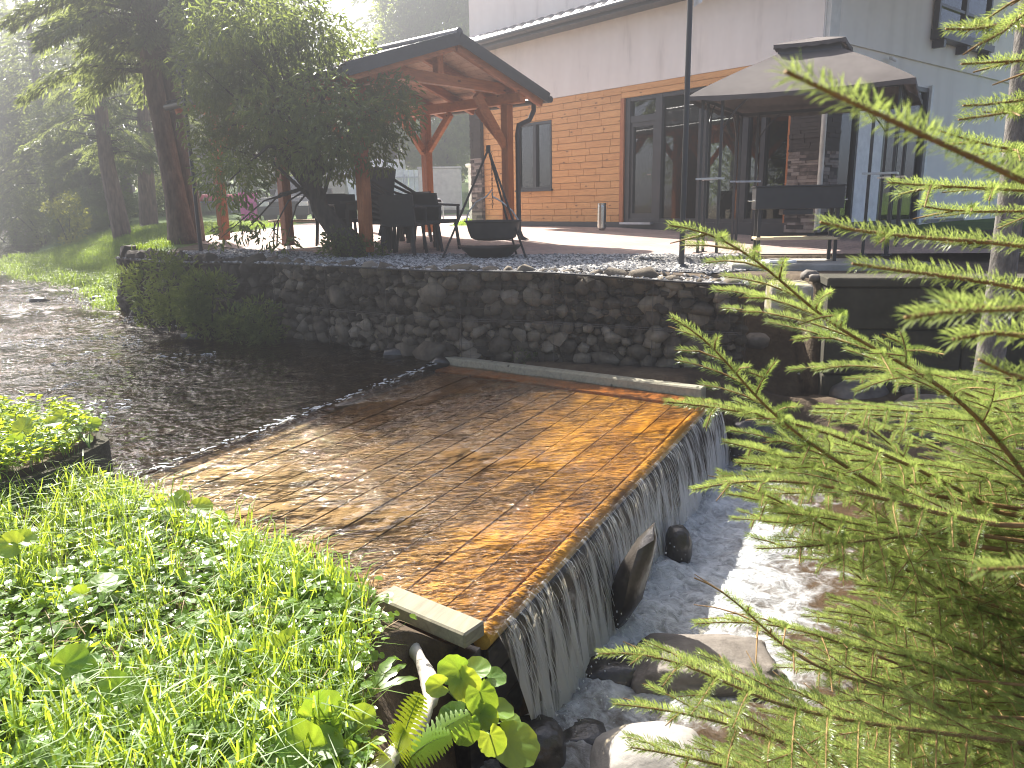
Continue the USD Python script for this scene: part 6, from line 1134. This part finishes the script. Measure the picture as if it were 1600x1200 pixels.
#@@SECTION plants
# ------------------------------------------------------------------ plants of the near bank
def disc_leaf(r, tilt, yaw, seg=8, cup=.25, notch=.35):
    """round leaf with a notch at the stalk"""
    a = np.linspace(.35, 2 * np.pi - .35, seg) + np.pi; rr = r * (1 + .08 * np.cos(3 * a)); v = np.vstack([[[-r * (1 - notch) * .6, 0, 0]], np.column_stack([-rr * np.cos(a - np.pi) * -1 * -1, rr * np.sin(a), cup * r * (np.abs(np.sin(a)) ** 2)])])
    f = [[0, i + 1, i + 2] for i in range(seg - 1)]; c, s = math.cos(tilt), math.sin(tilt); v = v @ np.array([[c, 0, -s], [0, 1, 0], [s, 0, c]]); c, s = math.cos(yaw), math.sin(yaw); return v @ np.array([[c, s, 0], [-s, c, 0], [0, 0, 1]]), np.array(f)
def ivy_clump(seed, n, spread, rmin, rmax, hmax):
    g = np.random.default_rng(seed); mb, st_ = MB(), MB()
    for k in range(n):
        p = np.array([*g.normal(0, spread, 2), g.uniform(.012, hmax)]); v, f = disc_leaf(g.uniform(rmin, rmax), g.uniform(-.55, .55), g.uniform(0, 6.28)); mb.add(v + p, f)
        if k % 2 == 0: st_.tube([(p[0] * .6, p[1] * .6, -.01), p], [.0012, .0009], 3, cap=False)
    return [('leaves', mb, M['ivy_leaf'], False), ('stalks', st_, M['green_stem'], False)]
def grass_tuft(seed, n, h, spread, wd, mat='grass_blade', lean=.5):
    g = np.random.default_rng(seed); V, Fc, c = [], [], 0
    for k in range(n):
        a = g.uniform(0, 6.28); H = h * g.uniform(.55, 1.15); b = np.array([*g.normal(0, spread, 2), -.01]); dr = np.array([math.cos(a), math.sin(a), 0]); s = np.array([-dr[1], dr[0], 0]) * wd * g.uniform(.7, 1.2); ln = lean * g.uniform(.3, 1.3)
        P = [b, b + dr * H * .12 * ln + [0, 0, H * .45], b + dr * H * .42 * ln + [0, 0, H * .8], b + dr * H * .95 * ln + [0, 0, H * (1 - .28 * ln)]]
        V += [P[0] - s * .6, P[0] + s * .6, P[1] - s, P[1] + s, P[2] - s * .75, P[2] + s * .75, P[3]]; Fc += [[c, c + 1, c + 3], [c, c + 3, c + 2], [c + 2, c + 3, c + 5], [c + 2, c + 5, c + 4], [c + 4, c + 5, c + 6]]; c += 7
    return [('blades', (np.array(V), np.array(Fc)), M[mat], False)]
def rosette(seed, n, L, W, mat='ivy_leaf'):
    g = np.random.default_rng(seed); mb = MB()
    for k in range(n):
        a = k * 2.4 + g.normal(0, .3); l = L * g.uniform(.7, 1.2); dr = np.array([math.cos(a), math.sin(a), 0]); s = np.array([-dr[1], dr[0], 0]); up = g.uniform(.25, .95); t = np.linspace(0, 1, 9); w = W * np.sin(np.pi * np.clip(t * .93 + .05, 0, 1)) ** .8 * (1 + .35 * (np.arange(9) % 2 - .5)) * (.35 + .65 * t) ; c_ = np.outer(t * l, dr) * (1 - .25 * up) + np.outer(l * (up * t - .55 * up * t ** 2.2), [0, 0, 1])
        v = np.vstack([c_ + s * w[:, None] + [0, 0, .12 * W], c_, c_ - s * w[:, None] + [0, 0, .12 * W]]); f = [[i, i + 1, i + 10, i + 9] for i in range(8)] + [[9 + i, 10 + i, 19 + i, 18 + i] for i in range(8)]; mb.add(v, f)
    return [('leaves', mb, M[mat], True)]
def weed(seed, h, n, L):
    g = np.random.default_rng(seed); mb, st_ = MB(), MB(); top = np.array([*g.normal(0, .15 * h, 2), h]); st_.tube([(0, 0, -.02), top * [.3, .3, .5], top], [.002, .0016, .001], 4, cap=False)
    P, D = [], []
    for k in range(n): t = .2 + .8 * k / n; a = k * 1.9 + g.normal(0, .2); P.append(top * [t * t, t * t, t]); D.append(unit([math.cos(a), math.sin(a), g.uniform(-.2, .5)]))
    v, f = leaves(np.array(P), np.array(D), np.full(n, L) * g.uniform(.6, 1.2, n), np.full(n, L * .4), g, .1); mb.add(v, f); return [('leaves', mb, M['broad_leaf'], False), ('stalk', st_, M['green_stem'], False)]
BANK = Polygon([(-5.6, 6.4), (-4.5, 5.72), (-3.9, 5.45), (-3.3, 5.0), (-2.62, 4.72), (-2.5, 4.6), (-1.75, 4.02), (-1.1, 3.5), (-.74, 3.16), (-.57, 2.86), (-.52, 2.6), (-.52, 2.25), (-.48, 1.9), (-.3, 1.5), (-.2, .9), (-3.2, .9), (-6.5, 4.6)]); g = np.random.default_rng(66)
def scatter_plants(name, protos_, n, poly, lab, cat, smin, smax, tilt=.25, jit=.012, dn=None, z0=None):
    p = scatter(poly, n, g)
    if dn is not None: k = g.random(len(p)) < dn(p); p = p[k]
    z = (ground(p[:, 0], p[:, 1]) if z0 is None else np.full(len(p), z0)) + g.normal(0, jit, len(p)); instancer(name, protos_, np.column_stack([p, z]), rand_rot(len(p), g, tilt), g.uniform(smin, smax, len(p)), g.integers(0, len(protos_), len(p)), label=lab, cat=cat)
def patch(p, s, seed): return meshkit.fbm(np.column_stack([p * s, 0 * p[:, 0]]) + seed, 3, seed)
BK2 = BANK.difference(LEDGE)
scatter_plants('ground_ivy', [ivy_clump(k, 11, .045, .009, .021, .07) for k in range(4)] + [ivy_clump(k, 8, .05, .014, .028, .09) for k in (8, 9)], 6000, BK2, 'low round leaved ground cover over the near bank', 'ground cover', .8, 1.25, .3, dn=lambda p: np.clip(2.6 * (patch(p, 1.6, 4) - .22), .12, 1))
scatter_plants('grass', [grass_tuft(k, 14, .13, .022, .0022) for k in range(3)] + [grass_tuft(k, 9, .22, .018, .0032, lean=.9) for k in (5, 6, 7)], 6400, BK2, 'long green grass growing through the ground cover on the near bank', 'grass', .7, 1.35, .25, dn=lambda p: np.clip(2.4 * (patch(p, 1.1, 9) - .25) + .5 * (p[:, 0] > -1.3), .1, 1))
scatter_plants('rosette_plants', [rosette(k, 8, .12, .016) for k in range(3)] + [rosette(k + 9, 5, .09, .026, 'broad_leaf') for k in range(4)], 620, BK2, 'leafy rosettes of dandelion and plantain among the grass', 'ground cover', 1.0, 1.9, .2)
scatter_plants('upright_weeds', [weed(k, .16, 12, .04) for k in range(3)], 380, BK2, 'small upright leafy weeds on the near bank', 'weeds', .6, 1.3, .3, dn=lambda p: np.clip(.35 + .9 * (shapely.distance(BANK.boundary, shapely.points(p)) < .3), 0, 1))
scatter_plants('dry_stems', [grass_tuft(300 + k, 7, .15, .03, .0016, 'dry_stem', 1.1) for k in range(2)], 420, BK2, 'dead straw coloured stems among the green grass', 'dead grass', .7, 1.4, .8)
scatter_plants('ledge_plants', [ivy_clump(k + 30, 9, .05, .012, .024, .10) for k in range(2)] + [weed(k + 20, .15, 11, .045) for k in range(3)] + [grass_tuft(44, 10, .12, .02, .002)], 900, LEDGE.buffer(-.03).intersection(BANK.buffer(1.0)), 'plants overgrowing the curved concrete ledge at the left edge', 'ground cover', .7, 1.3, .3, z0=.34)
LAWN = Polygon([(-5.8, 12.9), (-6.8, 13.6), (-7.8, 15), (-9.2, 16.9), (-10.8, 18.3), (-13.4, 21.2), (-15.6, 25), (-14, 27), (-7, 27), (-6.4, 20), (-6.3, 14.8)])
scatter_plants('lawn', [grass_tuft(70 + k, 22, .08, .11, .004, 'lawn_blade', .6) for k in range(3)], 9000, LAWN, 'short lawn on the far bank sloping down to the stream', 'grass', .8, 1.5, .15)
FRINGE = LineString([(-6.9, 13.4), (-7.7, 14.8), (-9.1, 16.8), (-10.7, 18.1), (-13.3, 20.9), (-15.6, 24.4)]).buffer(.35); scatter_plants('bank_fringe', [grass_tuft(90 + k, 22, .24, .09, .006, 'lawn_blade', .7) for k in range(3)], 700, FRINGE, 'taller fringe of grass where the lawn meets the stream', 'grass', .7, 1.4, .2)
PATCH = Polygon([(-7.5, 22), (-2, 19.4), (-1.6, 21), (-2.4, 29), (-8, 29)]); scatter_plants('far_lawn', [grass_tuft(170, 22, .07, .14, .006, 'lawn_blade', .6)], 1200, Polygon([(-1.2, 19.4), (-.2, 19.0), (1.5, 20), (1.5, 31), (-1.1, 31)]), 'bright patch of lawn beyond the end of the house', 'grass', .9, 1.5, .1)
# large single leaves
def big_leaf(size, mat_seed, lobes=11, fold=.25):
    """kidney shaped toothed leaf lying in its own plane, stalk at the origin, tip along +x"""
    g = np.random.default_rng(mat_seed); n = 34; a = np.linspace(-2.75, 2.75, n); r = size * (.62 + .10 * np.cos(a) + .05 * np.cos(2 * a)) * (1 + .055 * np.abs(np.sin(a * lobes * .5)) + g.normal(0, .012, n)); r[0] = r[-1] = size * .42
    rim = np.column_stack([r * np.cos(a) + size * .12, r * np.sin(a), fold * size * (np.abs(np.sin(a)) ** 1.3) * .55 + .02 * size * np.sin(a * 7) - .10 * size * np.cos(a) ** 2 * (np.cos(a) > 0)]); mid = rim * [.55, .55, .3] + [0, 0, .012 * size]; mid[:, 2] += .015 * size * np.cos(a * 9)
    v = np.vstack([[[0, 0, 0]], mid, rim]); f = [[0, 1 + i, 2 + i] for i in range(n - 1)] + [x for i in range(n - 1) for x in ([1 + i, 1 + n + i, 2 + n + i], [1 + i, 2 + n + i, 2 + i])]; return v, np.array(f)
def place_leaf(v, p, head, nrm):
    z = unit(nrm); x = unit(np.asarray(head) - z * (np.asarray(head) @ z)); return v @ np.stack([x, np.cross(z, x), z]) + p
M['plant_leaf'] = usdkit.material(stage, LK + 'plant_leaf', {'tc': ('texture_coordinate', {}), 'g': ('geometry', {}), 'o': ('object_info', {}), 'n': ('noise_texture', {'scale': 9.0, 'detail': 4.0}), 'v': ('voronoi_texture', {'scale': 38.0, 'feature': 'distance_to_edge'}), 'vr': ('rgb_ramp', {'ramp': [(0, (1, 1, 1)), (.06, (0, 0, 0))]}), 'a': ('math', {'math_type': 'multiply_add', 'value2': .6, 'value3': -.3}), 's': ('math', {'math_type': 'add'}),
    'r': ('rgb_ramp', {'ramp': [(.2, (.07, .17, .03)), (.8, (.17, .29, .05))]}), 'r2': ('rgb_ramp', {'ramp': [(.2, (.30, .46, .03)), (.8, (.62, .68, .05))]}), 'b': ('bump', {'strength': .5, 'distance': .002}), 'p': ('principled_bsdf', {'roughness': .42, 'specular_ior_level': .5}), 't': ('translucent_bsdf', {}), 'm': ('mix_closure', {'fac': .48}), 'vx': ('mix_color', {'b': (.18, .28, .07)})},
    [('g.position', 'n.vector'), ('g.position', 'v.vector'), ('v.distance', 'vr.fac'), ('o.random', 'a.value1'), ('a.value', 's.value1'), ('n.fac', 's.value2'), ('s.value', 'r.fac'), ('s.value', 'r2.fac'), ('r.color', 'vx.a'), ('vr.color', 'vx.fac'), ('vx.result', 'p.base_color'), ('r2.color', 't.color'), ('v.distance', 'b.height'), ('b.normal', 'p.normal'), ('p.BSDF', 'm.closure1'), ('t.BSDF', 'm.closure2')], surface='m.closure')
def leafy_plant(name, label, root, lvs, seed, cat='plant'):
    """lvs: (px, py, y, size in metres, yaw in degrees, tilt towards us 0..1)"""
    g = np.random.default_rng(seed); t = thing(name, label, cat, root); root = np.asarray(root)
    for k, (px, py, yy, sz, yaw, tilt) in enumerate(lvs):
        c = aty(px, py, yy) - root; hd = np.array([math.cos(math.radians(yaw)), math.sin(math.radians(yaw)), -.25]); tilt = tilt + (1.1 if k % 2 == 0 and cat == 'plant' else 0); nr = np.array([g.normal(0, .18), -tilt + g.normal(0, .1), 1.0]); v, f = big_leaf(sz * .8, seed * 31 + k, lobes=int(g.integers(9, 15)), fold=g.uniform(.1, .45)); v = place_leaf(v, c - hd * sz * .3, hd, nr); part('leaf', (v, f), M['plant_leaf'], t, smooth=True)
        b = MB(); p = c - hd * sz * .3; b.tube([(0, 0, -.02), p * [.4, .4, .55], p], [.004, .0032, .0025], 5, cap=False); part('leaf_stalk', b, M['green_stem'], t)
rt = atz(735, 1150, -.28); leafy_plant('broad_leaf_plant', 'large plant with big scalloped leaves at the foot of the bank beside the fall', rt, [(706, 1046, 2.50, .11, 150, .35), (748, 1048, 2.52, .10, 40, .5), (728, 1072, 2.42, .12, -60, .5), (775, 1062, 2.50, .09, 0, .3), (752, 1094, 2.36, .12, -80, .7), (705, 1124, 2.28, .11, 200, .6), (728, 1142, 2.22, .10, -90, .7), (785, 1112, 2.40, .10, 10, .4), (762, 1122, 2.34, .09, -30, .6), (812, 1168, 2.30, .16, -25, .75), (680, 1072, 2.36, .08, 170, .4), (800, 1130, 2.42, .07, 20, .3), (770, 1160, 2.22, .10, -70, .8)], 3)
for k, (px, py, zz, lab, lv) in enumerate([
    (120, 1075, .16, 'broad yellow green leaves at the lower left of the bank', [(118, 1052, .085, 60, .3), (135, 1068, .07, -20, .5), (98, 1062, .07, 160, .4), (145, 1058, .06, 20, .2)]),
    (195, 1120, .15, 'plant with bright round leaves right of the yellow green one', [(180, 1090, .08, 140, .4), (212, 1100, .085, 10, .6), (195, 1112, .06, -80, .7), (225, 1118, .07, -40, .5), (170, 1108, .055, 200, .4)]),
    (445, 1045, .13, 'pale folded leaves in the middle of the grass', [(432, 1030, .075, 170, .4), (460, 1022, .08, 30, .3), (445, 1042, .05, -80, .6)]),
    (505, 1160, .14, 'tall pale toothed leaf near the root at the bottom', [(500, 1130, .10, 80, .75), (520, 1150, .06, -20, .5)]),
    (490, 1205, .14, 'big yellow leaf at the bottom edge of the picture', [(478, 1178, .105, 120, .5), (510, 1186, .09, 10, .5), (545, 1192, .05, -20, .5)]),
    (560, 1150, .12, 'small grey green leaf left of the birch root', [(565, 1140, .07, 60, .6)]),
    (30, 880, .2, 'upright leaves by the dark hollow at the left edge', [(18, 870, .10, 150, .4), (40, 862, .08, 30, .4), (60, 886, .07, -10, .4), (22, 905, .08, 220, .5)]),
    (55, 700, .42, 'yellow green leaves on top of the concrete ledge', [(40, 690, .09, 100, .3), (62, 712, .08, -20, .4), (22, 712, .10, 180, .4), (85, 680, .07, 40, .3)]),
    (140, 700, .36, 'sprig of light leaves hanging over the water from the ledge', [(92, 668, .06, 160, .2), (120, 690, .05, 40, .3), (150, 680, .06, 20, .3), (138, 705, .05, -40, .4)]),
    (330, 820, .12, 'leafy plant at the water edge beside the apron', [(285, 800, .08, 120, .3), (318, 812, .09, 10, .4), (345, 830, .07, -30, .4), (262, 812, .07, 200, .4)]),
    (150, 940, .16, 'wide leaved plant with jagged leaves in the left of the bank', [(120, 955, .09, 200, .5), (165, 930, .085, 70, .3), (190, 962, .08, -20, .5), (150, 980, .07, -80, .6)])]):
    r_ = atz(px, py, zz); leafy_plant('broad_leaf_plant', lab, (r_[0], r_[1], float(ground(r_[:1], r_[1:2])[0]) if k not in (7, 8) else .38), [(a, b - 18, r_[1] + .02 * i, s * 1.3, yw, tl) for i, (a, b, s, yw, tl) in enumerate(lv)], 10 + k)
# fern
fr_ = atz(615, 1215, .0); fe_ = thing('fern', 'light green fern fronds beside the birch root at the bottom edge', 'fern', fr_); g = np.random.default_rng(6)
for k, (px, py, yy) in enumerate([(655, 1088, 2.12), (632, 1140, 2.02), (700, 1150, 2.08), (730, 1118, 2.16), (590, 1170, 1.95)]):
    e = aty(px, py, yy) - fr_; n = 17; t = np.linspace(0, 1, n); C = np.outer(t, e) + np.outer(np.sin(t * np.pi) * .03, [0, 0, 1]); b = MB(); b.tube(C, np.linspace(.0022, .0007, n), 4, cap=False); ax = unit(e); s = unit(np.cross(ax, [0, -.5, 1])); fb2 = MB()
    for i in range(3, n):
        for sg in (-1, 1):
            l = .062 * math.sin(np.pi * (.12 + .86 * (1 - t[i]))) ** .8 * (1 if t[i] > .25 else .7); d = unit(ax * .35 + s * sg + [0, 0, -.1]); w = np.cross(d, unit(np.cross(ax, s))) ; m = 7; tt = np.linspace(0, 1, m); wv = .0075 * (1 - tt) ** .6 * (1 + .5 * (np.arange(m) % 2)); P = C[i] + np.outer(tt * l, d) + np.outer(-tt ** 2 * l * .2, [0, 0, 1]); fb2.add(np.vstack([P + w * wv[:, None], P - w * wv[:, None]]), [[j, j + 1, j + m + 1, j + m] for j in range(m - 1)])
    fd = part('frond', fb2, M['broad_leaf'], fe_); part('rib', b, M['green_stem'], fd)
rp = [atz(a, b, z) for a, b, z in ((628, 985, .0), (645, 1012, .01), (664, 1046, .0), (674, 1085, .0), (662, 1115, .03), (640, 1148, .07), (612, 1182, .10), (584, 1216, .12), (560, 1240, .12))]; q, _ = resample(rp, .02); b = MB(); gg = np.random.default_rng(2); rr = .030 + .006 * np.sin(np.linspace(0, 22, len(q))) + gg.normal(0, .0016, len(q)); rr[:8] *= np.linspace(.5, 1, 8); b.tube(q, rr, 12); part('birch_root', b, M['birch'], smooth=True, label='curved pale birch root along the edge of the near bank', cat='root')
#@@SECTION end
hz_ = part('haze', box((-200, -70, -3.0), (200, 190, 32)), usdkit.material(stage, LK + 'haze', {'v': ('principled_volume', {'color': (.9, .93, 1.0), 'density': .0025, 'anisotropy': .65})}, volume='v.volume'), kind='stuff', label='thin bright haze in the backlit air', cat='haze')
